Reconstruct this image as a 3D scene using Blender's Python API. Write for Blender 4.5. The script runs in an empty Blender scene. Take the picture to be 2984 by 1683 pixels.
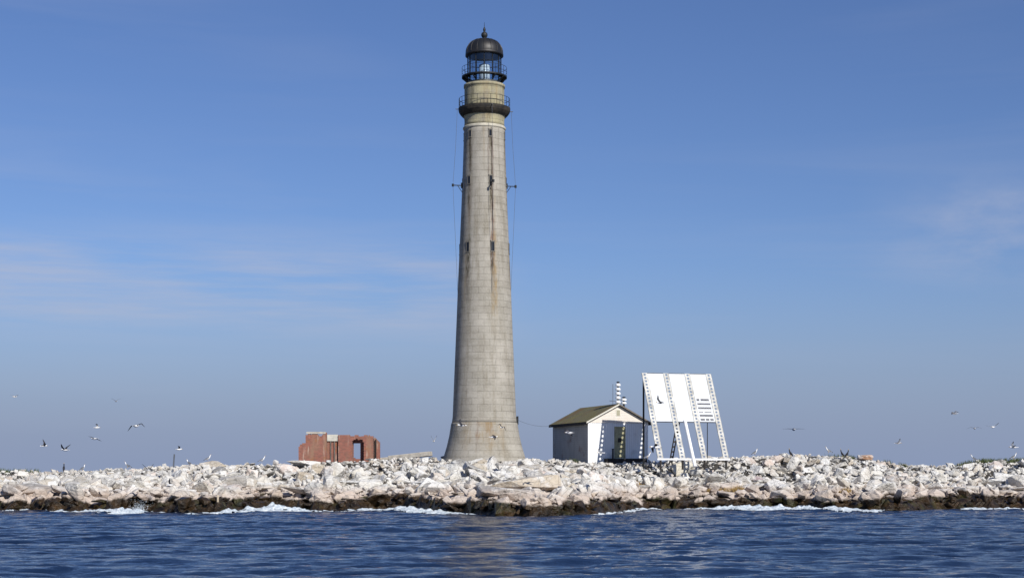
import bpy, bmesh, math, random
import numpy as np
from mathutils import Vector, Matrix

R = math.radians
sc = bpy.context.scene
C = sc.collection
rng = random.Random(7)
nr = np.random.RandomState(11)

# ------------------------------------------------------------------ camera, sky, sun, exposure
F = 4605.0          # focal length in photo pixels (photo 2984 wide)
HZ = 1385.0         # photo row of the horizon
CH = 2.8            # eye height above the sea (m)
def W(px, py, D):
    return Vector(((px - 1492.0) / F * D, D, CH + (HZ - py) / F * D))

cam = bpy.data.objects.new('camera', bpy.data.cameras.new('camera'))
C.objects.link(cam)
cam.location = (0, 0, CH)
cam.rotation_euler = (R(90), 0, 0)
cam.data.sensor_width = 36
cam.data.lens = F / 2984 * 36
cam.data.shift_y = (HZ - 841.5) / 2984
cam.data.clip_start = 0.5
cam.data.clip_end = 60000
sc.camera = cam

SUN_AZ, SUN_EL = 31.5, 33.0
world = bpy.data.worlds.new('World')
sc.world = world
world.use_nodes = True
wt = world.node_tree
wt.nodes.clear()
def wn(t, **kw):
    n = wt.nodes.new(t)
    for k, v in kw.items(): setattr(n, k, v)
    return n
sky = wn('ShaderNodeTexSky', sky_type='NISHITA', sun_disc=False)
sky.sun_elevation = R(SUN_EL)
sky.sun_rotation = R(180 - SUN_AZ)
sky.altitude = 0
sky.air_density = 1.0
sky.dust_density = 0.2
sky.ozone_density = 3.0
tc = wn('ShaderNodeTexCoord')
# thin cirrus: noise over direction, stretched along the horizon
mp = wn('ShaderNodeMapping'); mp.inputs['Scale'].default_value = (2.2, 2.2, 26); mp.inputs['Rotation'].default_value = (0, R(4), 0)
mp.inputs['Location'].default_value = (0.6, 0, 0.8)
nz = wn('ShaderNodeTexNoise'); nz.inputs['Scale'].default_value = 1.6; nz.inputs['Detail'].default_value = 6; nz.inputs['Roughness'].default_value = 0.55
nz.inputs['Distortion'].default_value = 0.4
mp2 = wn('ShaderNodeMapping'); mp2.inputs['Scale'].default_value = (1.5, 1.5, 5); mp2.inputs['Location'].default_value = (3.1, 1.2, 0.35)
nz2 = wn('ShaderNodeTexNoise'); nz2.inputs['Scale'].default_value = 1.5; nz2.inputs['Detail'].default_value = 2
cr = wn('ShaderNodeMapRange'); cr.inputs[1].default_value = 0.45; cr.inputs[2].default_value = 0.8
cr2 = wn('ShaderNodeMapRange'); cr2.inputs[1].default_value = 0.42; cr2.inputs[2].default_value = 0.62
mul = wn('ShaderNodeMath', operation='MULTIPLY')
mul2 = wn('ShaderNodeMath', operation='MULTIPLY'); mul2.inputs[1].default_value = 0.62
hs = wn('ShaderNodeMix', data_type='RGBA', blend_type='MULTIPLY'); hs.inputs[0].default_value = 1.0
hs.inputs[7].default_value = (0.74, 0.84, 1.16, 1)
mx = wn('ShaderNodeMix', data_type='RGBA')
mx.inputs[7].default_value = (6.0, 6.4, 8.0, 1)
bg = wn('ShaderNodeBackground'); bg.inputs[1].default_value = 0.0765
wo = wn('ShaderNodeOutputWorld')
L = wt.links.new
L(tc.outputs['Generated'], mp.inputs[0]); L(mp.outputs[0], nz.inputs['Vector'])
L(tc.outputs['Generated'], mp2.inputs[0]); L(mp2.outputs[0], nz2.inputs['Vector'])
L(nz.outputs['Fac'], cr.inputs[0]); L(nz2.outputs['Fac'], cr2.inputs[0])
L(cr.outputs[0], mul.inputs[0]); L(cr2.outputs[0], mul.inputs[1]); 
def band(sock, a, b, c, d):
    p = wn('ShaderNodeMapRange'); p.interpolation_type = 'SMOOTHSTEP'; p.inputs[1].default_value = a; p.inputs[2].default_value = b
    q = wn('ShaderNodeMapRange'); q.interpolation_type = 'SMOOTHSTEP'; q.inputs[1].default_value = c; q.inputs[2].default_value = d; q.inputs[3].default_value = 1; q.inputs[4].default_value = 0
    L(sock, p.inputs[0]); L(sock, q.inputs[0]); m = wn('ShaderNodeMath', operation='MULTIPLY'); L(p.outputs[0], m.inputs[0]); L(q.outputs[0], m.inputs[1]); return m.outputs[0]
sx_ = wn('ShaderNodeSeparateXYZ'); L(tc.outputs['Generated'], sx_.inputs[0])
def prod(a, b):
    m = wn('ShaderNodeMath', operation='MULTIPLY'); L(a, m.inputs[0]); L(b, m.inputs[1]); return m.outputs[0]
def plus(a, b, k=1.0):
    m = wn('ShaderNodeMath', operation='MULTIPLY_ADD'); L(b, m.inputs[0]); m.inputs[1].default_value = k; L(a, m.inputs[2]); return m.outputs[0]
mp3 = wn('ShaderNodeMapping'); mp3.inputs['Scale'].default_value = (5, 5, 60); mp3.inputs['Rotation'].default_value = (0, R(5), 0)
nz3 = wn('ShaderNodeTexNoise'); nz3.inputs['Scale'].default_value = 1.3; nz3.inputs['Detail'].default_value = 7; nz3.inputs['Roughness'].default_value = 0.6
mp4 = wn('ShaderNodeMapping'); mp4.inputs['Scale'].default_value = (9, 9, 22); mp4.inputs['Rotation'].default_value = (0, R(-28), 0)
nz4 = wn('ShaderNodeTexNoise'); nz4.inputs['Scale'].default_value = 1.2; nz4.inputs['Detail'].default_value = 7; nz4.inputs['Roughness'].default_value = 0.6
L(tc.outputs['Generated'], mp3.inputs[0]); L(mp3.outputs[0], nz3.inputs['Vector']); L(tc.outputs['Generated'], mp4.inputs[0]); L(mp4.outputs[0], nz4.inputs['Vector'])
cr3 = wn('ShaderNodeMapRange'); cr3.inputs[1].default_value = 0.36; cr3.inputs[2].default_value = 0.66; L(nz3.outputs['Fac'], cr3.inputs[0])
cr4 = wn('ShaderNodeMapRange'); cr4.inputs[1].default_value = 0.40; cr4.inputs[2].default_value = 0.66; L(nz4.outputs['Fac'], cr4.inputs[0])
left_w = prod(prod(band(sx_.outputs[2], 0.075, 0.108, 0.125, 0.16), band(sx_.outputs[0], -0.6, -0.33, -0.06, 0.02)), cr3.outputs[0])
right_w = prod(prod(band(sx_.outputs[2], 0.105, 0.14, 0.155, 0.19), band(sx_.outputs[0], 0.20, 0.30, 0.4, 0.55)), cr4.outputs[0])
gen = wn('ShaderNodeMath', operation='MULTIPLY'); L(mul.outputs[0], gen.inputs[0]); gen.inputs[1].default_value = 0.28
tot = plus(plus(gen.outputs[0], left_w, 0.95), right_w, 0.8)
L(tot, mul2.inputs[0])
sxyz = wn('ShaderNodeSeparateXYZ'); L(tc.outputs['Generated'], sxyz.inputs[0])
hr = wn('ShaderNodeMapRange'); hr.inputs[1].default_value = 0.0; hr.inputs[2].default_value = 0.15; hr.inputs[3].default_value = 1.0; hr.inputs[4].default_value = 0.0
hr.interpolation_type = 'SMOOTHSTEP'
hz = wn('ShaderNodeMix', data_type='RGBA'); hz.inputs[7].default_value = (3.35, 4.15, 6.15, 1)   # sea haze low in the sky
L(sxyz.outputs[2], hr.inputs[0]); L(hr.outputs[0], hz.inputs[0])
L(sky.outputs[0], hs.inputs[6]); L(hs.outputs[2], hz.inputs[6]); L(hz.outputs[2], mx.inputs[6]); L(mul2.outputs[0], mx.inputs[0])
L(mx.outputs[2], bg.inputs[0]); L(bg.outputs[0], wo.inputs[0])

sd = bpy.data.lights.new('sun', 'SUN'); sd.energy = 5.0; sd.angle = R(0.5); sd.color = (1.0, 0.955, 0.88)
so = bpy.data.objects.new('sun', sd); C.objects.link(so)
to_sun = Vector((math.sin(R(SUN_AZ)) * math.cos(R(SUN_EL)), -math.cos(R(SUN_AZ)) * math.cos(R(SUN_EL)), math.sin(R(SUN_EL))))
so.rotation_euler = to_sun.to_track_quat('Z', 'Y').to_euler()
so.location = (40, -20, 60)

sc.view_settings.view_transform = 'Standard'
sc.view_settings.look = 'None'
sc.view_settings.exposure = 0.0
sc.view_settings.gamma = 1.0
sc.view_settings.use_curve_mapping = False
sc.cycles.max_bounces = 6

# ------------------------------------------------------------------ helpers
def tag(o, label=None, cat=None, group=None, kind=None):
    if label: o['label'] = label
    if cat: o['category'] = cat
    if group: o['group'] = group
    if kind: o['kind'] = kind
    return o
def empty(name, loc, rz=0.0, **kw):
    o = bpy.data.objects.new(name, None); C.objects.link(o)
    o.location = loc; o.rotation_euler = (0, 0, rz); o.empty_display_size = 0.3
    return tag(o, **kw)
def mobj(name, verts, faces, mat, parent=None, smooth=False):
    me = bpy.data.meshes.new(name)
    me.from_pydata([tuple(v) for v in verts], [], faces)
    me.update()
    if smooth: me.polygons.foreach_set('use_smooth', [True] * len(me.polygons))
    if mat:
        for m in (mat if isinstance(mat, (list, tuple)) else [mat]): me.materials.append(m)
    o = bpy.data.objects.new(name, me); C.objects.link(o)
    if parent: o.parent = parent
    return o
class MB:
    def __init__(s): s.v = []; s.f = []; s.m = []
    def add(s, vs, fs, mi=0):
        b = len(s.v); s.v += [tuple(v) for v in vs]
        for f in fs: s.f.append([b + i for i in f]); s.m.append(mi)
    def box(s, a, b, mi=0, M=None):
        x0, y0, z0 = a; x1, y1, z1 = b
        vs = [Vector(p) for p in ((x0,y0,z0),(x1,y0,z0),(x1,y1,z0),(x0,y1,z0),(x0,y0,z1),(x1,y0,z1),(x1,y1,z1),(x0,y1,z1))]
        if M: vs = [M @ v for v in vs]
        s.add(vs, [(0,3,2,1),(4,5,6,7),(0,1,5,4),(1,2,6,5),(2,3,7,6),(3,0,4,7)], mi)
    def tube(s, p, q, r, r2=None, n=8, mi=0):
        p = Vector(p); q = Vector(q); r2 = r if r2 is None else r2
        d = (q - p).normalized(); u = d.orthogonal().normalized(); w = d.cross(u)
        vs = []
        for c, rr in ((p, r), (q, r2)):
            for k in range(n):
                t = 2 * math.pi * k / n
                vs.append(c + u * math.cos(t) * rr + w * math.sin(t) * rr)
        fs = [(k, (k + 1) % n, n + (k + 1) % n, n + k) for k in range(n)]
        fs += [tuple(reversed(range(n))), tuple(range(n, 2 * n))]
        s.add(vs, fs, mi)
    def path(s, pts, r, n=6, mi=0):
        for a, b in zip(pts[:-1], pts[1:]): s.tube(a, b, r, n=n, mi=mi)
    def lathe(s, prof, n=48, mi=0, cap=True):
        vs = []
        for z, r in prof:
            for k in range(n):
                t = 2 * math.pi * k / n
                vs.append((r * math.cos(t), r * math.sin(t), z))
        fs = []
        for i in range(len(prof) - 1):
            for k in range(n):
                a = i * n + k; b = i * n + (k + 1) % n
                fs.append((a, b, b + n, a + n))
        if cap:
            fs.append(tuple(reversed(range(n)))); m = (len(prof) - 1) * n
            fs.append(tuple(range(m, m + n)))
        s.add(vs, fs, mi)
    def ring(s, R0, z, r, n=48, mi=0):
        s.lathe([(z + r * math.sin(a), R0 + r * math.cos(a)) for a in [k * math.pi / 3 for k in range(7)]], n, mi, cap=False)
    def build(s, name, mat, parent=None, smooth=False):
        o = mobj(name, s.v, s.f, mat, parent, smooth)
        if any(s.m): o.data.polygons.foreach_set('material_index', s.m)
        return o

# numpy gradient noise
_perm = nr.permutation(256); _perm = np.concatenate([_perm, _perm])
_g = nr.randn(256, 2); _g /= np.linalg.norm(_g, axis=1)[:, None]
def pn(x, y):
    x = np.asarray(x, float); y = np.asarray(y, float)
    xi = np.floor(x).astype(int); yi = np.floor(y).astype(int)
    xf = x - xi; yf = y - yi
    u = xf**3 * (xf * (xf * 6 - 15) + 10); v = yf**3 * (yf * (yf * 6 - 15) + 10)
    def g(ix, iy, dx, dy):
        h = _perm[(_perm[ix & 255] + iy) & 255]
        return _g[h, 0] * dx + _g[h, 1] * dy
    a = g(xi, yi, xf, yf); b = g(xi + 1, yi, xf - 1, yf)
    c = g(xi, yi + 1, xf, yf - 1); d = g(xi + 1, yi + 1, xf - 1, yf - 1)
    return (a + (b - a) * u + ((c + (d - c) * u) - (a + (b - a) * u)) * v) * 1.5
def fbm(x, y, o=4, k=0.5):
    s = 0; a = 1; t = 0
    for i in range(o):
        s = s + a * pn(x * 2**i + 17.3 * i, y * 2**i - 9.1 * i); t += a; a *= k
    return s / t
def sstep(a, b, x):
    t = np.clip((x - a) / (b - a), 0, 1); return t * t * (3 - 2 * t)

# ------------------------------------------------------------------ materials
class NT:
    def __init__(s, name):
        s.m = bpy.data.materials.new(name); s.m.use_nodes = True
        s.t = s.m.node_tree; s.b = s.t.nodes['Principled BSDF']; s.out = s.t.nodes['Material Output']
    def n(s, typ, ins=None, **kw):
        n = s.t.nodes.new('ShaderNode' + typ)
        for k, v in kw.items(): setattr(n, k, v)
        for k, v in (ins or {}).items(): s.set(n.inputs[k], v)
        return n
    def set(s, sock, v):
        if isinstance(v, bpy.types.NodeSocket): s.t.links.new(v, sock)
        elif isinstance(v, bpy.types.Node): s.t.links.new(v.outputs[0], sock)
        else:
            if isinstance(v, (tuple, list)) and len(v) == 3 and sock.type == 'RGBA': v = (*v, 1)
            sock.default_value = v
    def P(s, **kw):
        for k, v in kw.items(): s.set(s.b.inputs[k.replace('_', ' ')], v)
        return s.m
    def mix(s, f, a, b, blend='MIX'):
        n = s.n('Mix', data_type='RGBA', blend_type=blend)
        s.set(n.inputs[0], f); s.set(n.inputs[6], a); s.set(n.inputs[7], b)
        return n.outputs[2]
    def math(s, op, a, b=0.0, clamp=False):
        n = s.n('Math', operation=op, use_clamp=clamp); s.set(n.inputs[0], a); s.set(n.inputs[1], b); return n.outputs[0]
    def mr(s, x, a, b, c=0.0, d=1.0):
        return s.n('MapRange', {0: x, 1: a, 2: b, 3: c, 4: d}).outputs[0]
    def pos(s): return s.n('NewGeometry').outputs['Position']
    def objc(s): return s.n('TexCoord').outputs['Object']
    def noise(s, vec, scale, detail=4, rough=0.55, stretch=None, dist=0.0):
        if stretch:
            vec = s.n('Mapping', {'Vector': vec, 'Scale': stretch}).outputs[0]
        return s.n('TexNoise', {'Vector': vec, 'Scale': scale, 'Detail': detail, 'Roughness': rough, 'Distortion': dist}).outputs[0]
    def bump(s, h, strength=0.5, dist=0.1):
        s.set(s.b.inputs['Normal'], s.n('Bump', {'Height': h, 'Strength': strength, 'Distance': dist}).outputs[0])

def simple(name, col, rough=0.7, metal=0.0, var=0.25, scale=3.0, bump=0.2, stretch=None, spec=0.3):
    t = NT(name); v = t.objc()
    nse = t.noise(v, scale, 5, 0.6, stretch)
    dark = tuple(c * (1 - var) for c in col); light = tuple(min(1, c * (1 + var)) for c in col)
    t.P(Base_Color=t.mix(t.mr(nse, 0.3, 0.7), dark, light), Roughness=rough, Metallic=metal)
    t.b.inputs['Specular IOR Level'].default_value = spec
    if bump: t.bump(nse, bump, 0.03)
    return t.m

def rock_mat(name, src):
    t = NT(name); p = t.pos()
    if src == 'object':
        oi = t.n('ObjectInfo'); rnd = None
    elif src == 'attr':
        rnd = t.n('Attribute', attribute_name='tint').outputs['Fac']
    else:
        rnd = t.mr(t.noise(p, 0.35, 3), 0.3, 0.7)
    ramp = t.n('ValToRGB', {0: rnd if rnd is not None else 0.4}); e = ramp.color_ramp.elements
    ramp.color_ramp.interpolation = 'LINEAR'
    cols = [(0.0, (0.22, 0.21, 0.195)), (0.10, (0.60, 0.57, 0.52)), (0.4, (0.68, 0.665, 0.62)), (0.6, (0.55, 0.475, 0.41)),
            (0.75, (0.72, 0.71, 0.68)), (0.9, (0.40, 0.385, 0.36)), (1.0, (0.62, 0.56, 0.46))]
    e[0].position = cols[0][0]; e[0].color = (*cols[0][1], 1)
    e[1].position = 1.0; e[1].color = (*cols[-1][1], 1)
    for q, c in cols[1:-1]:
        k = e.new(q); k.color = (*c, 1)
    col = oi.outputs['Color'] if src == 'object' else ramp.outputs[0]
    n1 = t.noise(p, 1.7, 6, 0.65); n2 = t.noise(p, 7, 4, 0.6)
    col = t.mix(t.mr(n1, 0.40, 0.70, 0.0, 0.7), col, t.mix(1.0, col, (0.72, 0.68, 0.61), 'MULTIPLY'))
    col = t.mix(t.mr(n2, 0.52, 0.72, 0.0, 0.4), col, (0.27, 0.26, 0.235))
    guano = t.noise(p, 0.9, 5, 0.6, (1, 1, 0.6))
    col = t.mix(t.mr(guano, 0.47, 0.62, 0.0, 0.85), col, (0.73, 0.72, 0.69))
    z = t.n('SeparateXYZ', {0: p}).outputs[2]; x = t.n('SeparateXYZ', {0: p}).outputs[0]
    zn = t.math('ADD', z, t.math('MULTIPLY', t.math('SUBTRACT', t.noise(p, 0.45, 6, 0.6, (1, 1, 0.5)), 0.5), 1.6))
    zn = t.math('ADD', zn, t.math('MULTIPLY', t.math('SUBTRACT', t.noise(p, 0.09, 2, 0.5), 0.5), 2.2))
    zn2 = t.math('ADD', z, t.math('MULTIPLY', t.math('SUBTRACT', t.noise(p, 0.16, 6, 0.65), 0.5), 2.0))
    pink = t.mix(t.noise(p, 2.5, 4), (0.46, 0.345, 0.275), (0.52, 0.44, 0.37))
    col = t.mix(t.mr(zn2, 1.3, 2.1, 0.75, 0.0), col, pink)
    # orange lichen on a few patches
    lic = t.noise(p, 0.3, 4, 0.6)
    col = t.mix(t.math('MULTIPLY', t.mr(lic, 0.62, 0.72, 0.0, 0.5), t.mr(z, 2.8, 1.5)), col, (0.34, 0.21, 0.07))
    weed = t.mix(t.mr(t.noise(p, 1.1, 5, 0.65), 0.36, 0.66), (0.007, 0.006, 0.005), (0.048, 0.028, 0.011))
    weed = t.mix(t.mr(t.noise(p, 0.5, 4, 0.6), 0.55, 0.66, 0, 0.7), weed, (0.045, 0.046, 0.014))
    weed = t.mix(t.mr(t.noise(p, 3.3, 3, 0.6), 0.6, 0.72, 0, 0.5), weed, (0.17, 0.11, 0.07))
    tide = t.mr(zn, 0.88, 1.08, 1.0, 0.0)
    if src == 'pos':   # shade of the gaps painted into the dirt between boulders, bare bedrock lower down
        gap_shade = t.mix(t.noise(p, 1.4, 5), (0.02, 0.018, 0.015), (0.11, 0.10, 0.085))
        col = t.mix(t.mr(zn2, 1.9, 2.5), col, gap_shade)
    col = t.mix(tide, col, weed)
    ck = t.n('TexVoronoi', {'Vector': t.n('Mapping', {'Vector': p, 'Scale': (1, 1, 1.7), 'Rotation': (0.3, 0.25, 0)}).outputs[0], 'Scale': 0.9, 'Randomness': 1.0}, feature='DISTANCE_TO_EDGE').outputs[0]
    col = t.mix(t.mr(ck, 0.0, 0.022, 0.7, 0.0), col, (0.05, 0.045, 0.04))
    pit = t.noise(p, 4.5, 5, 0.75)
    col = t.mix(t.mr(pit, 0.62, 0.74, 0.0, 0.35), col, (0.12, 0.11, 0.10))
    t.P(Base_Color=col, Roughness=t.mr(tide, 0, 1, 0.88, 0.32))
    t.b.inputs['Specular IOR Level'].default_value = 0.25
    hh = t.math('ADD', t.noise(p, 3.0, 8, 0.65, (1, 1, 1.6)), t.math('MULTIPLY', t.n('TexVoronoi', {'Vector': p, 'Scale': 2.2}, feature='DISTANCE_TO_EDGE').outputs[0], 0.6))
    t.bump(hh, 0.7, 0.22)
    return t.m

M = {}
M['rock_obj'] = rock_mat('granite_boulder', 'object')
M['rock_attr'] = rock_mat('granite_rubble', 'attr')
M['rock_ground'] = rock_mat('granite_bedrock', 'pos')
M['black_iron'] = simple('black_iron', (0.016, 0.018, 0.02), 0.55, 0.0, 0.5, 2.0)
M['grey_wire'] = simple('grey_wire', (0.10, 0.11, 0.13), 0.6, 0.0, 0.2)
M['white_paint'] = simple('white_paint', (0.83, 0.84, 0.85), 0.5, 0, 0.06, 1.2, 0.1)
M['white_steel'] = simple('white_steel', (0.50, 0.49, 0.45), 0.55, 0, 0.4, 1.6, 0.1)
M['panel_white'] = simple('panel_white', (0.63, 0.655, 0.675), 0.35, 0, 0.05, 0.8, 0.1)
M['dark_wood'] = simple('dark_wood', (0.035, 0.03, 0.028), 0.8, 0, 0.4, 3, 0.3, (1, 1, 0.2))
M['ink'] = simple('sign_ink', (0.05, 0.045, 0.06), 0.7, 0, 0.1)
M['pale_wood'] = simple('pale_wood', (0.52, 0.44, 0.33), 0.85, 0, 0.25, 4, 0.4)
M['concrete'] = simple('concrete', (0.42, 0.39, 0.34), 0.9, 0, 0.3, 2, 0.4)
M['pale_concrete'] = simple('pale_concrete', (0.55, 0.53, 0.46), 0.9, 0, 0.2, 2, 0.4)
M['olive'] = simple('olive_door_paint', (0.36, 0.34, 0.21), 0.7, 0, 0.3, 2.5)
M['cream'] = simple('cream_trim', (0.66, 0.64, 0.56), 0.6, 0, 0.12, 3)
M['weathered'] = simple('weathered_board', (0.16, 0.14, 0.12), 0.85, 0, 0.3, 3)
M['glass_dark'] = simple('dark_window_glass', (0.012, 0.014, 0.018), 0.15, 0, 0.2)
M['gull_white'] = simple('white_plumage', (0.82, 0.82, 0.82), 0.8, 0, 0.05)
M['gull_grey'] = simple('grey_plumage', (0.17, 0.18, 0.20), 0.8, 0, 0.1)
M['gull_dark'] = simple('dark_plumage', (0.028, 0.028, 0.034), 0.8, 0, 0.2)
M['beak'] = simple('yellow_beak', (0.55, 0.35, 0.05), 0.5, 0, 0.1)
M['dome'] = simple('weathered_dome_iron', (0.030, 0.027, 0.024), 0.5, 0, 0.3, 2.0)

# roof dome with rust and lime runs
t = NT('dome_iron'); v = t.objc()
run = t.noise(v, 2.2, 4, 0.6, (1, 1, 0.12))
col = t.mix(t.mr(run, 0.40, 0.62), (0.010, 0.011, 0.013), (0.020, 0.017, 0.015))
col = t.mix(t.mr(run, 0.62, 0.74, 0, 0.6), col, (0.18, 0.165, 0.13))
M['dome'] = t.P(Base_Color=col, Roughness=0.5)

# granite tower (UV: u = metres round, v = height in metres)
def tower_mat(name, base, warm):
    t = NT(name); uv = t.n('UVMap', uv_map='uv').outputs[0]
    br = t.n('TexBrick', {'Vector': uv, 'Color1': (0.0, 0, 0), 'Color2': (1.0, 1, 1), 'Mortar': (0.5, 0.5, 0.5), 'Scale': 1.0,
                          'Mortar Size': 0.022, 'Mortar Smooth': 0.3, 'Bias': 0.0, 'Brick Width': 1.15, 'Row Height': 0.61})
    br.offset = 0.5
    n1 = t.noise(uv, 0.35, 6, 0.62); n2 = t.noise(uv, 1.2, 5, 0.6, (1.0, 0.16, 1)); n3 = t.noise(uv, 6, 3, 0.6)
    n4 = t.noise(uv, 0.8, 4, 0.6, (0.5, 1.6, 1))
    col = t.mix(t.mr(br.outputs[0], 0, 1, 0.0, 0.32), base, warm)
    col = t.mix(t.mr(n1, 0.35, 0.62, 0, 0.85), col, t.mix(1.0, col, (0.72, 0.72, 0.70), 'MULTIPLY'))
    col = t.mix(t.mr(n2, 0.50, 0.70, 0, 0.75), col, (0.19, 0.165, 0.12))
    col = t.mix(t.mr(n4, 0.48, 0.66, 0, 0.6), col, (0.26, 0.24, 0.20))
    col = t.mix(t.mr(n3, 0.45, 0.7, 0, 0.25), col, (0.52, 0.48, 0.42))
    wob = t.mr(t.noise(uv, 0.7, 4), 0.38, 0.65, 0.05, 0.5)
    col = t.mix(t.math('MULTIPLY', br.outputs['Fac'], wob), col, (0.10, 0.085, 0.065))
    st = t.n('Attribute', attribute_name='stain').outputs['Color']
    sp = t.n('SeparateColor', {0: st})
    rn = t.math('MULTIPLY', t.mr(t.noise(uv, 3.0, 4, 0.7, (2.2, 0.35, 1)), 0.3, 0.6), t.mr(t.noise(uv, 0.55, 3, 0.6, (1.5, 0.8, 1)), 0.38, 0.56, 0.25, 1.0))
    col = t.mix(t.math('MULTIPLY', sp.outputs[0], rn), col, (0.15, 0.065, 0.038))
    col = t.mix(t.math('MULTIPLY', sp.outputs[1], rn), col, (0.045, 0.042, 0.022))
    col = t.mix(t.math('MULTIPLY', sp.outputs[2], rn), col, (0.29, 0.215, 0.12))
    t.P(Base_Color=col, Roughness=0.9)
    t.b.inputs['Specular IOR Level'].default_value = 0.2
    t.bump(t.math('ADD', t.math('MULTIPLY', br.outputs['Fac'], -1.0), t.math('MULTIPLY', n3, 0.6)), 0.6, 0.05)
    return t.m
M['tower'] = tower_mat('tower_granite', (0.42, 0.395, 0.345), (0.33, 0.30, 0.255))
M['belt'] = simple('belt_granite', (0.47, 0.44, 0.36), 0.9, 0, 0.3, 1.5, 0.2)
M['tower_trim'] = simple('window_surround_granite', (0.17, 0.155, 0.13), 0.9, 0, 0.3, 2, 0.2)
M['watch'] = tower_mat('watch_room_granite', (0.40, 0.365, 0.23), (0.50, 0.45, 0.30))

# lantern glass
t = NT('lantern_glass')
tr = t.n('BsdfTransparent', {0: (0.72, 0.80, 0.86)}); gl = t.n('BsdfGlossy', {'Color': (0.5, 0.55, 0.6), 'Roughness': 0.12})
lw = t.n('LayerWeight', {'Blend': 0.25})
ms = t.n('MixShader', {0: t.mr(lw.outputs['Facing'], 0, 1, 0.10, 0.5)}); t.set(ms.inputs[1], tr); t.set(ms.inputs[2], gl)
t.set(t.out.inputs[0], ms); M['lantern_glass'] = t.m

# shed claddings
def board_mat(name, base, vertical, stain, pitch=0.22, stainc=(0.20, 0.16, 0.12)):
    t = NT(name); v = t.objc()
    sx = t.n('SeparateXYZ', {0: v})
    co = t.math('ADD', sx.outputs[0], sx.outputs[1]) if vertical else sx.outputs[2]
    w = t.math('PINGPONG', t.math('DIVIDE', co, pitch), 0.5)
    gr = t.mr(w, 0.0, 0.10, 1.0, 0.0)
    ns = t.noise(v, 1.3, 5, 0.65, (1, 1, 0.35)); n2 = t.noise(v, 0.7, 5, 0.6)
    col = t.mix(t.mr(ns, 0.45, 0.72, 0, stain), base, tuple(c * 0.7 for c in base))
    col = t.mix(t.mr(n2, 0.58, 0.72, 0, stain), col, stainc)
    col = t.mix(t.math('MULTIPLY', gr, 0.35), col, (0.2, 0.2, 0.2))
    t.P(Base_Color=col, Roughness=0.65); t.b.inputs['Specular IOR Level'].default_value = 0.25
    t.bump(t.math('MULTIPLY', gr, -1.0), 0.5, 0.03)
    return t.m
M['shed_front'] = board_mat('white_vertical_boards', (0.82, 0.83, 0.83), True, 0.25)
M['shed_side'] = board_mat('shade_grey_side_boards', (0.42, 0.42, 0.41), False, 0.7, 0.2, (0.20, 0.11, 0.08))  # base greyed to carry the side wall's shade, rust stains on top
M['gable'] = board_mat('gable_boards', (0.74, 0.69, 0.62), False, 0.35, 0.16, (0.55, 0.38, 0.28))
t = NT('mossy_shingles'); v = t.objc()
br = t.n('TexBrick', {'Vector': v, 'Color1': (0.15, 0.135, 0.07), 'Color2': (0.21, 0.185, 0.095), 'Mortar': (0.04, 0.04, 0.025), 'Scale': 1.0,
                      'Mortar Size': 0.02, 'Brick Width': 0.35, 'Row Height': 0.22})
col = t.mix(t.mr(t.noise(v, 0.8, 5, 0.6), 0.4, 0.65), br.outputs[0], (0.17, 0.145, 0.045))
col = t.mix(t.mr(t.noise(v, 0.5, 4, 0.6), 0.52, 0.68, 0, 0.7), col, (0.16, 0.085, 0.035))
M['roof'] = t.P(Base_Color=col, Roughness=0.9); t.bump(br.outputs[1], 0.4, 0.03)
# brick
t = NT('old_brick'); v = t.objc()
uvw = t.n('CombineXYZ', {0: t.math('ADD', t.n('SeparateXYZ', {0: v}).outputs[0], t.n('SeparateXYZ', {0: v}).outputs[1]), 1: t.n('SeparateXYZ', {0: v}).outputs[2]})
br = t.n('TexBrick', {'Vector': uvw, 'Color1': (0.30, 0.082, 0.055), 'Color2': (0.155, 0.043, 0.032), 'Mortar': (0.30, 0.21, 0.16), 'Scale': 1.0,
                      'Mortar Size': 0.009, 'Brick Width': 0.22, 'Row Height': 0.075})
col = t.mix(t.mr(t.noise(v, 0.9, 4, 0.6, (1.4, 1.4, 0.35)), 0.50, 0.68, 0, 0.7), br.outputs[0], (0.27, 0.17, 0.11))
col = t.mix(t.mr(t.noise(v, 2.2, 4, 0.6, (1.6, 1.6, 0.22)), 0.57, 0.70, 0, 0.6), col, (0.48, 0.38, 0.30))
col = t.mix(t.mr(t.noise(v, 1.3, 4, 0.6), 0.58, 0.72, 0, 0.6), col, (0.30, 0.12, 0.03))
M['brick'] = t.P(Base_Color=col, Roughness=0.9); t.bump(br.outputs[1], -0.4, 0.03)

# ------------------------------------------------------------------ island ground
def xs(px, D): return [(p - 1492) / F * D for p in px]
WL_P = [-400, 0, 200, 430, 600, 800, 950, 1150, 1300, 1450, 1650, 1760, 1850, 2000, 2200, 2450, 2650, 2800, 2984, 3400]
WL_Y = [1488, 1489, 1491, 1493, 1498, 1482, 1488, 1484, 1496, 1505, 1505, 1500, 1484, 1480, 1483, 1488, 1490, 1478, 1478, 1480]
_px = np.arange(-900, 4000, 20.0)
_d = np.clip(CH * F / (np.interp(_px, WL_P, WL_Y) - HZ), 108, 130)
_k = np.exp(-(np.arange(-6, 7) / 2.6) ** 2); _d = np.convolve(np.pad(_d, 6, 'edge'), _k / _k.sum(), 'valid')
WLX = np.array(xs(_px, 126)); WLD = _d
CR_P = [-400, 0, 250, 400, 600, 820, 900, 1100, 1300, 1500, 1700, 1900, 2100, 2300, 2480, 2560, 2640, 2760, 2870, 2984, 3400]
CR_Y = [1388, 1383, 1380, 1373, 1363, 1360, 1350, 1345, 1342, 1343, 1353, 1352, 1342, 1333, 1338, 1352, 1364, 1363, 1352, 1348, 1355]
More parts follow.
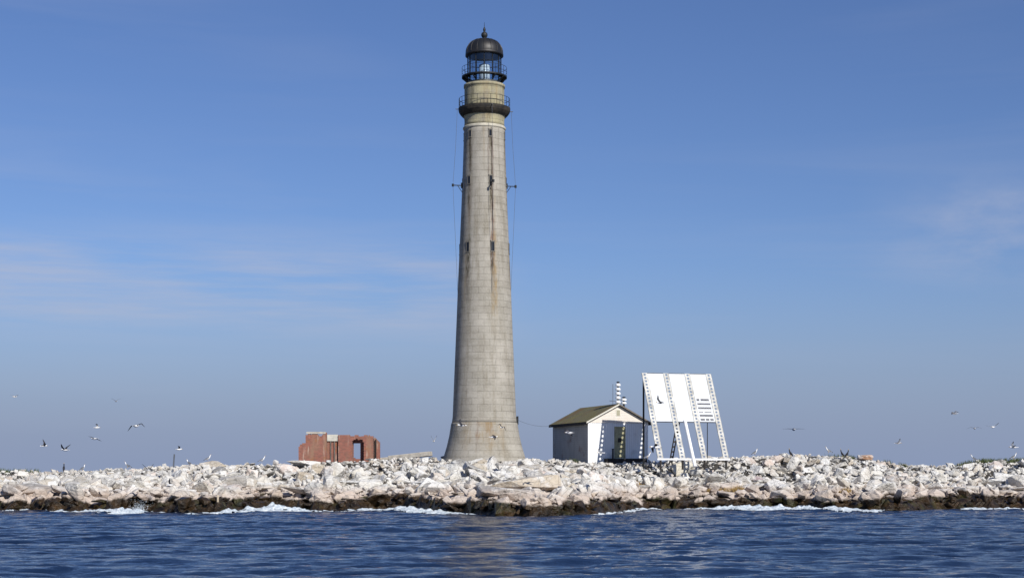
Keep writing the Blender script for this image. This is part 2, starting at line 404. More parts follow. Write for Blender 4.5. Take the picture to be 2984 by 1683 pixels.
CRX = xs(CR_P, 147); CRZ = [CH + (HZ - y) / F * 147 for y in CR_Y]
def height(X, Y, fine=True):
    X = np.asarray(X, float); Y = np.asarray(Y, float)
    Xn = X / Y * 126.0
    dw = np.interp(Xn, WLX, WLD) + 1.4 * pn(X * 0.22, X * 0 + 3.3) + 1.0 * pn(X * 0.8, X * 0 + 9.3) + 0.5 * pn(X * 2.1, Y * 0.6)
    zc = np.interp(X / Y * 147.0, CRX, CRZ)
    d = Y - dw
    zl = 0.95 + 0.30 * pn(X * 0.12, X * 0 + 1.7) + 0.28 * pn(X * 0.45, X * 0 + 4.4)
    lw = 2.2 + 1.0 * pn(X * 0.2, X * 0 + 5.1)
    led = -1.6 + (zl + 1.6) * sstep(-2.6, lw, d)
    up = np.clip((d - lw) / np.maximum(147.0 - dw - lw, 4), 0, 1)
    z = led + (zc - zl) * (0.25 * up + 0.75 * up ** 1.25) * (d > lw)
    z = z - (Y > 149) * np.clip(Y - 149, 0, 30) * 0.02
    back = sstep(176, 198, Y)
    z = z * (1 - back) - 2.5 * back
    if fine:
        amp = sstep(-2.5, 1.5, d) * (1 - back)
        z = z + 0.22 * fbm(X * 0.33, Y * 0.45) * amp
        st = 0.30
        w = z + 0.18 * fbm(X * 0.25 + 40, Y * 0.3)
        ter = (np.floor(w / st) + sstep(0.55, 1.0, w / st - np.floor(w / st))) * st
        tw = 0.75 * sstep(0.1, 0.5, z) * (1 - sstep(2.4, 3.2, z))
        z = z * (1 - tw) + ter * tw
        z = z + (0.10 * np.abs(fbm(X * 1.1, Y * 1.3, 4)) + 0.05 * pn(X * 3.1, Y * 3.3)) * amp
    return z
def grid_mesh(name, X, Y, Z, mat, keep=None, smooth=True):
    ny, nx = X.shape
    co = np.stack([X.ravel(), Y.ravel(), Z.ravel()], 1)
    idx = np.arange(nx * ny).reshape(ny, nx)
    q = np.stack([idx[:-1, :-1], idx[:-1, 1:], idx[1:, 1:], idx[1:, :-1]], -1).reshape(-1, 4)
    if keep is not None:
        q = q[keep[:-1, :-1].ravel()]
        used = np.unique(q); mp_ = np.full(len(co), -1); mp_[used] = np.arange(len(used)); q = mp_[q]; co = co[used]
    me = bpy.data.meshes.new(name)
    me.vertices.add(len(co)); me.vertices.foreach_set('co', co.ravel())
    me.loops.add(q.size); me.loops.foreach_set('vertex_index', q.ravel())
    me.polygons.add(len(q)); me.polygons.foreach_set('loop_start', np.arange(len(q)) * 4)
    me.update(calc_edges=True); me.validate()
    me.polygons.foreach_set('use_smooth', [smooth] * len(me.polygons))
    me.materials.append(mat)
    o = bpy.data.objects.new(name, me); C.objects.link(o)
    return o
gx = np.arange(-82, 82.01, 0.28)
gy = np.concatenate([np.arange(100, 138, 0.18), np.arange(138, 152, 0.3), np.arange(152, 202, 1.0)])
GX, GY = np.meshgrid(gx, gy)
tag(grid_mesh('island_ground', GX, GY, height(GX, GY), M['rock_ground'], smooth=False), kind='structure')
def ground_hit(px, py, lo=105.0):
    """distance at which the view line through a photo point meets the island"""
    D = np.arange(lo, 151, 0.1)
    X = (px - 1492) / F * D; Z = CH + (HZ - py) / F * D
    h = height(X, D, False)
    k = np.where(h >= Z)[0]
    return float(D[k[0]]) if len(k) else 147.0

# ------------------------------------------------------------------ sea
def wave_tile(n=384, size=58.0, wind=(0.12, -0.993), V=2.6, seed=5, rms=0.050):
    r = np.random.RandomState(seed)
    k = np.fft.fftfreq(n, size / n) * 2 * np.pi
    KX, KY = np.meshgrid(k, k); K = np.hypot(KX, KY); K[0, 0] = 1e-6
    Lw = V * V / 9.81
    cosf = (KX * wind[0] + KY * wind[1]) / K
    Pk = np.exp(-1 / (K * Lw) ** 2) / K ** 3.65 * (0.02 + 0.98 * cosf ** 8) * np.exp(-(K * 0.05) ** 2)
    Pk[0, 0] = 0
    h = (r.randn(n, n) + 1j * r.randn(n, n)) * np.sqrt(Pk)
    hf = np.fft.ifft2(h).real; s = rms / hf.std()
    dx = np.fft.ifft2(1j * KX / K * h).real * s; dy = np.fft.ifft2(1j * KY / K * h).real * s
    return hf * s, dx, dy, n, size
TH, TDX, TDY, TN, TS = wave_tile()
def swell(X, Y): return 0.045 * np.sin(0.30 * Y + 0.09 * X + 1.3 * pn(X * 0.04, Y * 0.05)) + 0.035 * np.sin(0.61 * Y - 0.2 * X)
def wave_fade(X, Y): return sstep(-78, -70, X) * (1 - sstep(70, 78, X)) * sstep(18, 26, Y) * (1 - sstep(134, 141, Y))
def sea_z(X, Y):
    i = np.round(Y / TS * TN).astype(int) % TN; j = np.round(X / TS * TN).astype(int) % TN
    return (TH[i, j] + swell(X, Y)) * wave_fade(X, Y)
t = NT('sea_water'); p = t.pos()
mpv = t.n('Mapping', {'Vector': p, 'Rotation': (0, 0, R(-6)), 'Scale': (0.30, 1.0, 1)}).outputs[0]
b1 = t.noise(mpv, 2.6, 5, 0.6); b2 = t.noise(mpv, 9.0, 4, 0.6)
pt = t.noise(p, 0.05, 3, 0.5, (1, 0.5, 1))
t.P(Base_Color=t.mix(t.mr(pt, 0.35, 0.65), (0.005, 0.014, 0.040), (0.010, 0.024, 0.062)), Roughness=0.06, IOR=1.333)
t.bump(t.math('ADD', b1, t.math('MULTIPLY', b2, 0.35)), 0.55, 0.14)
M['water'] = t.m
step = TS / TN
wx = np.arange(-78, 78 + step, step * 1.0); wy = np.arange(18, 141, step * 1.0)
j0 = np.round(wx / step).astype(int); i0 = np.round(wy / step).astype(int)
wx = j0 * step; wy = i0 * step
WX, WY = np.meshgrid(wx, wy)
ii = np.ix_(i0 % TN, j0 % TN); fd = wave_fade(WX, WY)
CHOP = 0.9
WZ = (TH[ii] + swell(WX, WY)) * fd
PX = WX - CHOP * TDX[ii] * fd; PY = WY - CHOP * TDY[ii] * fd
sea = grid_mesh('sea', PX, PY, WZ, M['water'])
bm = bmesh.new(); bm.from_mesh(sea.data)
x0, x1, y0, y1 = wx[0], wx[-1], wy[0], wy[-1]; B = 30000
def quad(a, b, c, d): bm.faces.new([bm.verts.new((q[0], q[1], 0)) for q in (a, b, c, d)])
quad((-B, -B), (B, -B), (B, y0), (-B, y0)); quad((-B, y1), (B, y1), (B, B), (-B, B))
quad((-B, y0), (x0, y0), (x0, y1), (-B, y1)); quad((x1, y0), (B, y0), (B, y1), (x1, y1))
bm.to_mesh(sea.data); bm.free()
tag(sea, kind='structure')
tag(mobj('seabed', [(-B, -B, -30), (B, -B, -30), (B, B, -30), (-B, B, -30)], [(0, 1, 2, 3)], M['rock_ground']), kind='structure')

# surf along the ledge
FO_P = [-300, 0, 120, 200, 300, 400, 430, 500, 600, 680, 800, 880, 960, 1050, 1150, 1280, 1370, 1420, 1600, 1720, 1850, 1950, 2100, 2200, 2400, 2550, 2620, 2740, 2850, 2984, 3200]
FO_A = [.3, .35, .3, .45, .75, .9, .35, .2, .35, .75, .95, .6, .3, .5, .85, .75, .35, .12, .12, .35, .5, .25, .6, .85, .75, .5, .1, .2, .5, .45, .3]
fx = np.arange(-60, 60, 0.11); fy = np.arange(98, 136, 0.11)
FX, FY = np.meshgrid(fx, fy)
FD = FY - (np.interp(FX / FY * 126, WLX, WLD) + 1.4 * pn(FX * 0.22, FX * 0 + 3.3) + 1.0 * pn(FX * 0.8, FX * 0 + 9.3))
A = np.interp(FX / FY * 126, xs(FO_P, 126), FO_A)
wid = 0.6 + 5.0 * A
prof = np.exp(-((FD + wid * 0.45) / wid) ** 2 * 1.3)
nzf = 0.5 + 0.9 * fbm(FX * 0.45 + 7, FY * 0.9, 5, 0.62)
amt = prof * (0.15 + A * 1.35) * nzf - 0.31 - 0.10 * np.abs(pn(FX * 2.2, FY * 3.1))
amt += 0.25 * np.exp(-((FD - 0.1) / 0.45) ** 2) * (A > 0.2) * (0.3 + pn(FX * 0.9, FY * 0.9))
FZ = sea_z(FX, FY) + 0.015 + np.clip(amt, 0, 1) * 0.75 * (0.7 + 0.6 * fbm(FX * 1.5, FY * 1.5, 3))
t = NT('sea_foam'); p = t.pos(); nf = t.noise(p, 5, 5, 0.7)
t.P(Base_Color=t.mix(t.mr(nf, 0.35, 0.65), (0.30, 0.38, 0.45), (0.74, 0.78, 0.81)), Roughness=0.8); t.bump(nf, 0.8, 0.1)
M['foam'] = t.m
tag(grid_mesh('surf_foam', FX, FY, FZ, M['foam'], keep=(amt > 0) & (FD < 1.4)), 'white surf foam washing along the dark seaweed ledge', 'foam', kind='stuff')

# one burst of spray thrown up against the ledge
b = MB(); r_ = random.Random(3); D_ = float(np.interp(W(402, 0, 126).x, WLX, WLD)) - 0.2
for k in range(420):
    u = r_.random() ** 0.7; h = 1.15 * u * r_.uniform(.3, 1); q = W(398, HZ, D_) + Vector((r_.gauss(0, .16 + .22 * u) + .35 * u, r_.gauss(0, .3), 0)); q.z = h
    rr = r_.uniform(.015, .055) * (1.3 - u)
    b.add([q + Vector((rr, 0, 0)), q + Vector((-rr, 0, 0)), q + Vector((0, rr, 0)), q + Vector((0, -rr, 0)), q + Vector((0, 0, rr)), q - Vector((0, 0, rr))],
          [(0,2,4),(2,1,4),(1,3,4),(3,0,4),(2,0,5),(1,2,5),(3,1,5),(0,3,5)])
tag(b.build('spray', M['foam']), 'burst of white spray against the dark ledge at left', 'spray', kind='stuff')

# ------------------------------------------------------------------ rocks
def make_rock(seed, sx=1.0, sy=0.8, sz=0.6, n=15, boxy=0.5):
    r = random.Random(seed); bm = bmesh.new()
    for i in range(n):
        v = Vector((r.gauss(0, 1), r.gauss(0, 1), r.gauss(0, 1))).normalized()
        m = max(abs(v.x), abs(v.y), abs(v.z)); v = v * (1 - boxy) + v / m * boxy
        v *= r.uniform(0.85, 1.1); bm.verts.new((v.x * sx, v.y * sy, v.z * sz))
    res = bmesh.ops.convex_hull(bm, input=bm.verts[:])
    bmesh.ops.delete(bm, geom=[g for g in res['geom_interior'] if isinstance(g, bmesh.types.BMVert)], context='VERTS')
    bmesh.ops.dissolve_limit(bm, angle_limit=R(14), verts=bm.verts[:], edges=bm.edges[:])
    bmesh.ops.bevel(bm, geom=bm.edges[:], offset=0.045, segments=1, affect='EDGES', clamp_overlap=True)
    for v in bm.verts:
        v.co *= 1 + r.uniform(-0.02, 0.02)
    bmesh.ops.triangulate(bm, faces=bm.faces[:])
    bm.normal_update()
    me = bpy.data.meshes.new('boulder'); bm.to_mesh(me); bm.free()
    me.materials.append(M['rock_obj'])
    return me
PROTO = [make_rock(100 + i, 1.0, rng.uniform(0.6, 1.0), rng.uniform(0.42, 0.85), rng.choice([9, 10, 12, 14, 17]), rng.uniform(0.1, 0.9)) for i in range(18)]
BOX_PROTO = make_rock(55, 1.0, 0.9, 0.9, 22, 0.85)
SLAB_PROTO = [make_rock(60 + i, 1.0, 0.75, 0.34, 20, 0.8) for i in range(3)]

def rz_(X, Y): return float(height(np.array([X]), np.array([Y]))[0])
ZONES = [(-1e9, 430, 'far left shore'), (430, 860, 'slope left of the brick ruin'), (860, 1130, 'slope below the brick ruin'),
         (1130, 1560, 'slope before the lighthouse'), (1560, 1860, 'slope below the white shed'),
         (1860, 2140, 'slope below the white panel rack'), (2140, 2560, 'hump right of the panel rack'), (2560, 1e9, 'far right shore')]
def zone(px):
    for a, b, s in ZONES:
        if a <= px < b: return s
# distinctive boulders: px, py, width px, height px, proto, tilt, label
LM = [
 (621, 1358, 84, 36, SLAB_PROTO[0], 18, 'long tan slab tilting down to the right on the left crest'),
 (835, 1370, 66, 40, BOX_PROTO, 3, 'big blunt pinkish white boulder just left below the brick ruin'),
 (438, 1404, 80, 38, PROTO[3], 0, 'wide pale boulder overhanging a thin dark gap on the left slope'),
 (672, 1405, 92, 38, SLAB_PROTO[1], -4, 'broad low grey ledge boulder midway down the left slope'),
 (681, 1368, 48, 28, PROTO[5], 0, 'blocky white boulder right of the long tan slab'),
 (735, 1376, 38, 32, PROTO[8], 10, 'small tan rounded boulder left of the big pinkish white one'),
 (984, 1376, 50, 54, PROTO[11], -8, 'egg shaped white boulder above a black hollow below the ruin'),
 (1082, 1412, 84, 48, PROTO[2], 14, 'large smooth pale slab sloping right between ruin and lighthouse'),
 (1223, 1378, 64, 40, PROTO[9], 0, 'large cream boulder left of the foot of the lighthouse'),
 (1009, 1428, 30, 28, PROTO[14], 20, 'small triangular white rock at the seaweed edge below the ruin'),
 (885, 1350, 100, 18, SLAB_PROTO[2], 2, 'flat white rock shelf right under the brick ruin'),
 (2178, 1344, 60, 22, PROTO[6], 0, 'pinkish oval boulder right of the panel rack'),
 (2245, 1351, 54, 28, PROTO[7], 5, 'dark grey rough boulder beside the pinkish oval one'),
 (2313, 1352, 34, 42, PROTO[12], 30, 'upright pale boulder under the dark perched cormorant'),
 (1990, 1366, 68, 42, PROTO[1], -16, 'cream slab leaning below the middle of the panel rack'),
 (2202, 1396, 52, 20, PROTO[10], 6, 'purplish rounded rock halfway down the right slope'),
 (1582, 1385, 30, 30, BOX_PROTO, 0, 'squarish pinkish tan block below the left corner of the shed'),
 (1494, 1377, 44, 42, PROTO[13], -12, 'pale round boulder below the right foot of the lighthouse'),
 (1659, 1369, 46, 32, PROTO[15], 8, 'grey boulder below the shaded side of the shed'),
 (1290, 1380, 52, 34, PROTO[16], 28, 'tilted white slab with a dark crack left of the lighthouse foot'),
 (64, 1384, 40, 26, PROTO[17], 0, 'low triangular white rock at the far left crest'),
 (222, 1411, 56, 34, PROTO[4], 0, 'rounded pale boulder low on the far left shore'),
 (440, 1371, 28, 32, PROTO[0], 35, 'bright white pointed rock on the left crest beside a dark winged gull'),
 (2522, 1332, 44, 16, SLAB_PROTO[1], 0, 'flat rust stained rock on top of the right hump'),
]
taken = []
n_ind = 0
for px, py, w, h, me, tilt, lab in LM:
    D = min(ground_hit(px, py + h * 0.35), 147.5)
    c = W(px, py, D); sw = w / F * D / 2; sh = h / F * D / 2
    zr = max(abs(v.co.z) for v in me.vertices)
    o = bpy.data.objects.new('boulder', me); C.objects.link(o)
    o.location = c; o.scale = (sw, sw * 0.85, sh / zr * 1.05)
    o.rotation_euler = (0, R(tilt), R(rng.uniform(-12, 12)))
    o.color = (0.72, 0.70, 0.65, 1)
    for key_, c_ in (('grey', (0.42, 0.40, 0.37)), ('dark grey', (0.20, 0.19, 0.17)), ('tan', (0.52, 0.46, 0.37)), ('pink', (0.66, 0.56, 0.50)), ('purpl', (0.36, 0.28, 0.29)), ('rust', (0.42, 0.25, 0.16)), ('cream', (0.68, 0.64, 0.54))):
        if key_ in lab: o.color = (*c_, 1)
    tag(o, lab, 'boulder', 'landmark boulders on the island')
    taken.append((c.x, c.y, sw)); n_ind += 1
EXCL = [(-2.6, 150, 4.6), (8.5, 153, 5.2), (-16.3, 151, 3.9), (-18.5, 151, 3), (-14, 151, 3)]
def blocked(x, y, r):
    if any((x - a) ** 2 + (y - b) ** 2 < (rr + r * 0.6) ** 2 for a, b, rr in EXCL): return True
    return False
TONES = {'white': (0.70, 0.695, 0.67), 'cream': (0.66, 0.63, 0.565), 'pinkish': (0.62, 0.54, 0.48), 'grey': (0.36, 0.35, 0.33), 'tan': (0.56, 0.49, 0.39)}
SHP = [('rounded', [PROTO[i] for i in (0, 4, 7, 9, 11, 13)]), ('angular', [PROTO[i] for i in (1, 2, 3, 5, 6, 8, 10)]), ('flat', SLAB_PROTO), ('blocky', [BOX_PROTO, PROTO[12], PROTO[14]])]
ROCKS = {}
tries = 0
while n_ind < 299 and tries < 40000:
    tries += 1
    px = rng.uniform(-30, 3014); Y = rng.uniform(112, 149.5); X = (px - 1492) / F * Y
    big = 1.0 if px < 1560 else 0.66
    r = min(1.75, max(0.45, rng.lognormvariate(-0.30, 0.38))) * big
    dwl = float(np.interp(X / Y * 126, WLX, WLD)); u = (Y - dwl) / (149 - dwl)
    if Y - dwl < 3.5: continue
    if rng.random() > 0.25 + 0.75 * u: continue
    if blocked(X, Y, r) or any((X - a) ** 2 + (Y - b) ** 2 < ((c + r) * 0.70) ** 2 for a, b, c in taken): continue
    if X > 11.3 and X < 19.5 and Y > 137.0: r = min(r, 0.5)
    if Y > 143 and (855 < px < 1118 or 1280 < px < 1540 or 1595 < px < 1900): continue
    if Y > 140: r = min(r, 0.85)
    if HZ - (rz_(X, Y) + r * 0.95 - CH) / Y * F < float(np.interp(px, CR_P, CR_Y)) - 14: continue
    low = u < 0.45
    shn, pool = rng.choice(SHP) if not low else rng.choice([SHP[2], SHP[2], SHP[2], SHP[2], SHP[3]])
    tone = rng.choice(['white', 'white', 'cream', 'cream', 'pinkish', 'grey', 'tan']) if not low else rng.choice(['cream', 'pinkish', 'tan', 'grey', 'white'])
    me = rng.choice(pool); o = bpy.data.objects.new('boulder', me); C.objects.link(o)
    o.color = (*TONES[tone], 1)
    z = rz_(X, Y); fl_ = 1.35 if shn == 'flat' else 1.0
    o.location = (X, Y, z + r * rng.uniform(0.0, 0.3)); o.scale = (r * rng.uniform(0.9, 1.25) * fl_, r * fl_, r * rng.uniform(0.8, 1.15))
    ts = 0.4 if low else 1.0
    if low and shn == 'flat' and r < 1.1: o.scale.x *= 1.45; o.scale.z *= 0.8
    o.rotation_euler = (R(rng.gauss(0, 16)) * ts, R(rng.gauss(0, 18)) * ts, rng.uniform(0, 6.28) if not (low and shn == 'flat') else R(rng.gauss(0, 14)))
    zn_ = zone(px); lev = 'near the crest' if u > 0.78 else ('midway up' if u > 0.42 else 'near the waterline')
    sz = 'large' if r > 0.95 else ('small' if r < 0.58 else 'middling')
    tag(o, sz + ' ' + shn + ' ' + tone + ' boulder ' + lev + ', ' + zn_, 'boulder', 'granite boulders on the ' + zn_)
    ROCKS.setdefault(o['label'], []).append((px, o))
    taken.append((X, Y, r)); n_ind += 1
for lab_, lst in ROCKS.items():
    lst.sort(key=lambda q: q[0])
    if len(lst) > 3:
        for i_, (px_, o_) in enumerate(lst): o_['label'] = ['first', 'second', 'third', 'fourth', 'fifth', 'sixth', 'seventh'][min(i_, 6)] + ' from left, ' + lab_
    if len(lst) in (2, 3):
        for (px_, o_), w_ in zip(lst, {2: ('left', 'right'), 3: ('left', 'middle', 'right')}[len(lst)]):
            o_['label'] = w_ + ' of ' + {2: 'two ', 3: 'three '}[len(lst)] + lab_.replace(' boulder ', ' boulders ')

def rubble(name, count, ylo, yhi, rlo, rhi, seed, label, dmin=2.4, hmin=0.75):
    r = np.random.RandomState(seed)
    base = []
    for me in PROTO[::2] + SLAB_PROTO[:1]:
        v = np.array([p.co[:] for p in me.vertices]); f = np.array([p.vertices[:] for p in me.polygons])
        base.append((v, f))
    V = []; Fc = []; T = []; off = 0; done = 0
    while done < count:
        n = count
        px = r.uniform(-750, 3750, n); Y = r.uniform(ylo, yhi, n); X = (px - 1492) / F * Y
        dwl = np.interp(X / Y * 126, WLX, WLD); H = height(X, Y)
        rad = rlo * (rhi / rlo) ** (r.rand(n) ** 1.8)
        ok = (Y - dwl > dmin + 1.5 * r.rand(n)) & (H > hmin)
        if dmin > 0: ok &= (Y - dwl > 9) | (r.rand(n) < 0.35)
        rad = np.where((Y > 143) & (Y < 151), np.minimum(rad, 0.32), rad)
        for i in np.where(ok)[0]:
            if done >= count: break
            if blocked(X[i], Y[i], rad[i] + 0.1): continue
            v, f = base[r.randint(len(base))]
            e = Matrix.Rotation(r.uniform(0, 6.28), 3, 'Z') @ Matrix.Rotation(r.normal(0, 0.35), 3, 'X') @ Matrix.Rotation(r.normal(0, 0.35), 3, 'Y')
            s = rad[i] * np.array([r.uniform(0.8, 1.3), r.uniform(0.7, 1.1), r.uniform(0.6, 1.2)])
            q = (v * s) @ np.array(e).T + np.array([X[i], Y[i], H[i] + rad[i] * r.uniform(0.0, 0.55)])
            V.append(q); Fc.append(f + off); off += len(v); T.append(np.full(len(v), r.rand())); done += 1
    V = np.concatenate(V); Fc = np.concatenate(Fc); T = np.concatenate(T)
    me = bpy.data.meshes.new(name)
    me.vertices.add(len(V)); me.vertices.foreach_set('co', V.ravel())
    me.loops.add(Fc.size); me.loops.foreach_set('vertex_index', Fc.ravel())
    me.polygons.add(len(Fc)); me.polygons.foreach_set('loop_start', np.arange(len(Fc)) * 3)
    me.update(calc_edges=True)
    me.polygons.foreach_set('use_smooth', [False] * len(me.polygons))
    at = me.attributes.new('tint', 'FLOAT', 'POINT'); at.data.foreach_set('value', T)
    me.materials.append(M['rock_attr'])
    o = bpy.data.objects.new(name, me); C.objects.link(o)
    tag(o, label, 'rubble' if 'tide' not in label else 'rocks', kind='stuff')
rubble('rock_rubble', 17000, 112, 151, 0.12, 0.60, 3, 'broken pale granite rubble filling gaps between the boulders')
rubble('ledge_rocks', 3500, 104, 138, 0.2, 1.1, 8, 'dark weedy rocks along the tide ledge', -1.2, -0.6)
rubble('back_rubble', 2200, 151, 175, 0.2, 0.7, 4, 'scattered granite rubble on the flat top behind the lighthouse')

# ------------------------------------------------------------------ lighthouse
PM = 30.7
def yz(y): return CH + (HZ - y) / PM
TX, TY = (1411.5 - 1492) / PM, 150.0
BZ = yz(1350)
lh = empty('lighthouse', (TX, TY, BZ), label='tall tapering grey granite lighthouse with black lantern and rust streaks', cat='lighthouse')
def lz(y): return yz(y) - BZ
def az(phi):   # phi: degrees to the right of the side facing the camera
    return Vector((math.sin(R(phi)), -math.cos(R(phi)), 0))
SH = [(1232, 95), (1215, 92.5), (1130, 89), (1032, 85), (940, 81.2), (843, 77.5), (730, 72.5), (620, 67.6), (560, 65.3), (480, 62.3), (400, 60), (381, 59.5)]
def shaft_r(y): return float(np.interp(-y, [-a for a, b in SH], [b for a, b in SH])) / PM
def stained_lathe(name, prof_y, mat, n=144, dz=0.2, streaks=()):
    ys = []; rs = []
    for (ya, ra), (yb, rb) in zip(prof_y[:-1], prof_y[1:]):
        m = max(1, int(abs(yz(ya) - yz(yb)) / dz))
        for k in range(m): ys.append(ya + (yb - ya) * k / m); rs.append(ra + (rb - ra) * k / m)
    ys.append(prof_y[-1][0]); rs.append(prof_y[-1][1])
    b = MB(); b.lathe([(lz(y), r / PM) for y, r in zip(ys, rs)], n, cap=True)
    o = b.build(name, mat, lh, smooth=True)
    me = o.data
    uv = me.uv_layers.new(name='uv')
    col = me.color_attributes.new('stain', 'FLOAT_COLOR', 'POINT')
    nv = len(me.vertices); st = np.zeros((nv, 4)); st[:, 3] = 1
    ang = np.degrees(np.arctan2([v.co.x for v in me.vertices], [-v.co.y for v in me.vertices]))
    yy = np.repeat(ys, n)
    for ph, y0_, y1_, hw, ch, amp, seed in streaks:
        c = ph + 1.2 * pn(yy * 0.03 + seed, yy * 0 + seed)
        dd = np.abs((ang - c + 180) % 360 - 180)
        tt = (yy - y0_) / (y1_ - y0_)
        w = hw * (0.7 + 0.5 * pn(yy * 0.05 + seed * 3, yy * 0))
        a = np.clip(1.35 - dd / w, 0, 1) * (tt > 0) * (tt < 1) * np.clip((1 - tt) * 2, 0, 1) * amp
        st[:, ch] = np.maximum(st[:, ch], a)
    col.data.foreach_set('color', st.ravel())
    for poly in me.polygons:
        if len(poly.vertices) > 4: poly.use_smooth = False; continue
        us = []
        for li in poly.loop_indices:
            vi = me.loops[li].vertex_index; us.append((vi % n))
        wrap = max(us) - min(us) > n / 2
        for li, u in zip(poly.loop_indices, us):
            if wrap and u < n / 2: u += n
            vi = me.loops[li].vertex_index
            uv.data[li].uv = (u / n * 18.4, me.vertices[vi].co.z)
    return o
WIN = [(399, 18, .24, .58), (533, 18, .27, .66), (727, 20, .30, .85)]
ST = []
k = 0
for y, ph0, _, _ in WIN:
    for m in range(6):
        k += 1; ph = ph0 + 60 * m
        ST.append((ph, y - 8, y + (110 if y < 700 else 130), 6.5, 1, 1.1, k))
        ST.append((ph + 2, y, y + 160, 5.0, 0, 0.55, k + 30))
ST += [(20, 330, 900, 2.0, 1, 1.1, 71), (21, 535, 860, 4.6, 0, 1.2, 72), (21, 650, 860, 7.5, 0, 1.4, 73), (26, 680, 1000, 5.5, 2, 1.3, 74), (22, 790, 980, 8, 2, 1.0, 75),
       (23, 400, 620, 3.5, 0, 1.1, 83), (-39, 380, 560, 5, 1, 1.0, 84), (-37, 690, 900, 7, 1, 1.3, 85), (12, 430, 540, 2.5, 0, 0.9, 86), (0, 385, 520, 3, 2, 0.5, 87), (-60, 380, 900, 6, 1, 0.5, 88), (45, 380, 700, 4, 1, 0.35, 89), (24, 850, 1150, 3, 1, 0.5, 90),
       (-40, 700, 880, 8, 1, 0.8, 76), (-43, 400, 470, 5, 0, 0.6, 77), (14, 400, 480, 4, 0, 0.5, 78), (75, 720, 860, 6, 2, 0.6, 79), (-38, 540, 640, 3, 0, 0.6, 80),
       (28, 560, 700, 3, 2, 0.5, 81), (-46, 700, 1000, 5, 2, 0.5, 82)]
stained_lathe('shaft', SH, M['tower'], streaks=ST)
stained_lathe('flared_base', [(1350, 126), (1335, 120), (1320, 115.5), (1300, 109.5), (1270, 102.5), (1245, 98.5), (1236, 97.2), (1232, 96)], M['tower'],
              streaks=[(6, 1200, 1330, 18, 2, 1.1, 91), (8, 1200, 1300, 11, 0, 0.8, 92), (-30, 1200, 1345, 16, 2, 0.5, 93), (-10, 1200, 1340, 5, 0, 0.5, 94), (30, 1200, 1345, 8, 2, 0.5, 95), (-55, 1200, 1380, 12, 1, 0.45, 96)])
b = MB(); b.lathe([(lz(381.5), 59.3 / PM), (lz(379.5), 61.5 / PM), (lz(378), 62.5 / PM), (lz(374), 62.5 / PM), (lz(371), 60 / PM), (lz(371), 57 / PM)], 96, cap=False)
b.build('belt_course', M['belt'], lh)
stained_lathe('neck', [(371, 59), (362, 58), (352, 58), (345, 59.5), (340, 62)], M['watch'], streaks=[(10, 320, 372, 12, 2, 0.8, 61), (16, 320, 380, 4, 1, 0.8, 62)])
# lower gallery
b = MB(); b.lathe([(lz(341), 58 / PM), (lz(341), 64 / PM), (lz(336), 69 / PM), (lz(329), 74 / PM), (lz(323), 75.5 / PM), (lz(317), 75.5 / PM), (lz(317), 57 / PM)], 96, cap=False)
t = NT('grimy_gallery_stone'); v = t.objc()
M['gallery'] = t.P(Base_Color=t.mix(t.mr(t.noise(v, 1.6, 5, 0.65), 0.4, 0.65), (0.010, 0.009, 0.008), (0.050, 0.040, 0.028)), Roughness=0.8)
g1 = b.build('gallery_deck', M['gallery'], lh)
def railing(Rm, z0, h, nposts, parent, rr=0.022):
    b = MB()
    for k in range(nposts):
        a = 2 * math.pi * k / nposts; c = Vector((math.cos(a) * Rm, math.sin(a) * Rm, z0))
        b.tube(c, c + Vector((0, 0, h)), rr, n=6)
    for q in (0.5, 1.0): b.ring(Rm, z0 + h * q, rr, 72)
    return b.build('railing', M['black_iron'], parent)
railing(74 / PM, lz(317), lz(290) - lz(317), 24, g1, 0.02)
stained_lathe('watch_room', [(318, 58.2), (300, 58), (258, 58), (257.5, 60), (250, 60), (249.5, 50)], M['watch'],
              streaks=[(5, 230, 330, 20, 2, 0.5, 51), (-35, 230, 330, 8, 1, 0.6, 52), (38, 230, 330, 6, 2, 0.8, 53), (70, 230, 330, 8, 1, 0.5, 54), (0, 300, 322, 70, 1, 0.55, 55)])
# lantern
t = NT('lantern_wall_iron'); v = t.objc()
M['lwall'] = t.P(Base_Color=t.mix(t.mr(t.noise(v, 2, 5, 0.65, (1, 1, 0.4)), 0.4, 0.66), (0.012, 0.017, 0.022), (0.085, 0.09, 0.08)), Roughness=0.5)
lan = MB(); lan.lathe([(lz(250), 49.8 / PM), (lz(243), 49.8 / PM), (lz(242), 48.2 / PM), (lz(242), 40 / PM)], 64, cap=False)
lan = lan.build('lantern_wall', M['lwall'], lh)
b = MB(); b.lathe([(lz(228), 49.6 / PM), (lz(228), 65.8 / PM), (lz(224.5), 65.8 / PM), (lz(224.5), 49.6 / PM)], 72, cap=False)
for k in range(12):
    a_, c_ = az(30 * k) * (50 / PM), az(30 * k) * (64.5 / PM)
    b.tube(a_ + Vector((0, 0, lz(240))), c_ + Vector((0, 0, lz(229))), 0.07, n=6); b.tube(a_ + Vector((0, 0, lz(230))), c_ + Vector((0, 0, lz(229))), 0.06, n=6)
g2 = b.build('lantern_gallery', M['black_iron'], lh)
railing(65 / PM, lz(225), lz(199) - lz(225), 12, g2, 0.018)
b = MB(); NB = 12
b.lathe([(lz(242), 47.6 / PM), (lz(162), 47.6 / PM)], 64, cap=False); b.build('lantern_glass', M['lantern_glass'], lh)
b = MB()
for k in range(NB):
    c = az(360 / NB * k) * (48.4 / PM); b.tube(c + Vector((0, 0, lz(242))), c + Vector((0, 0, lz(160))), 0.05, n=6)
for y in (227, 186): b.ring(48.4 / PM, lz(y), 0.025, 64)
b.build('glazing_bars', M['black_iron'], lh)
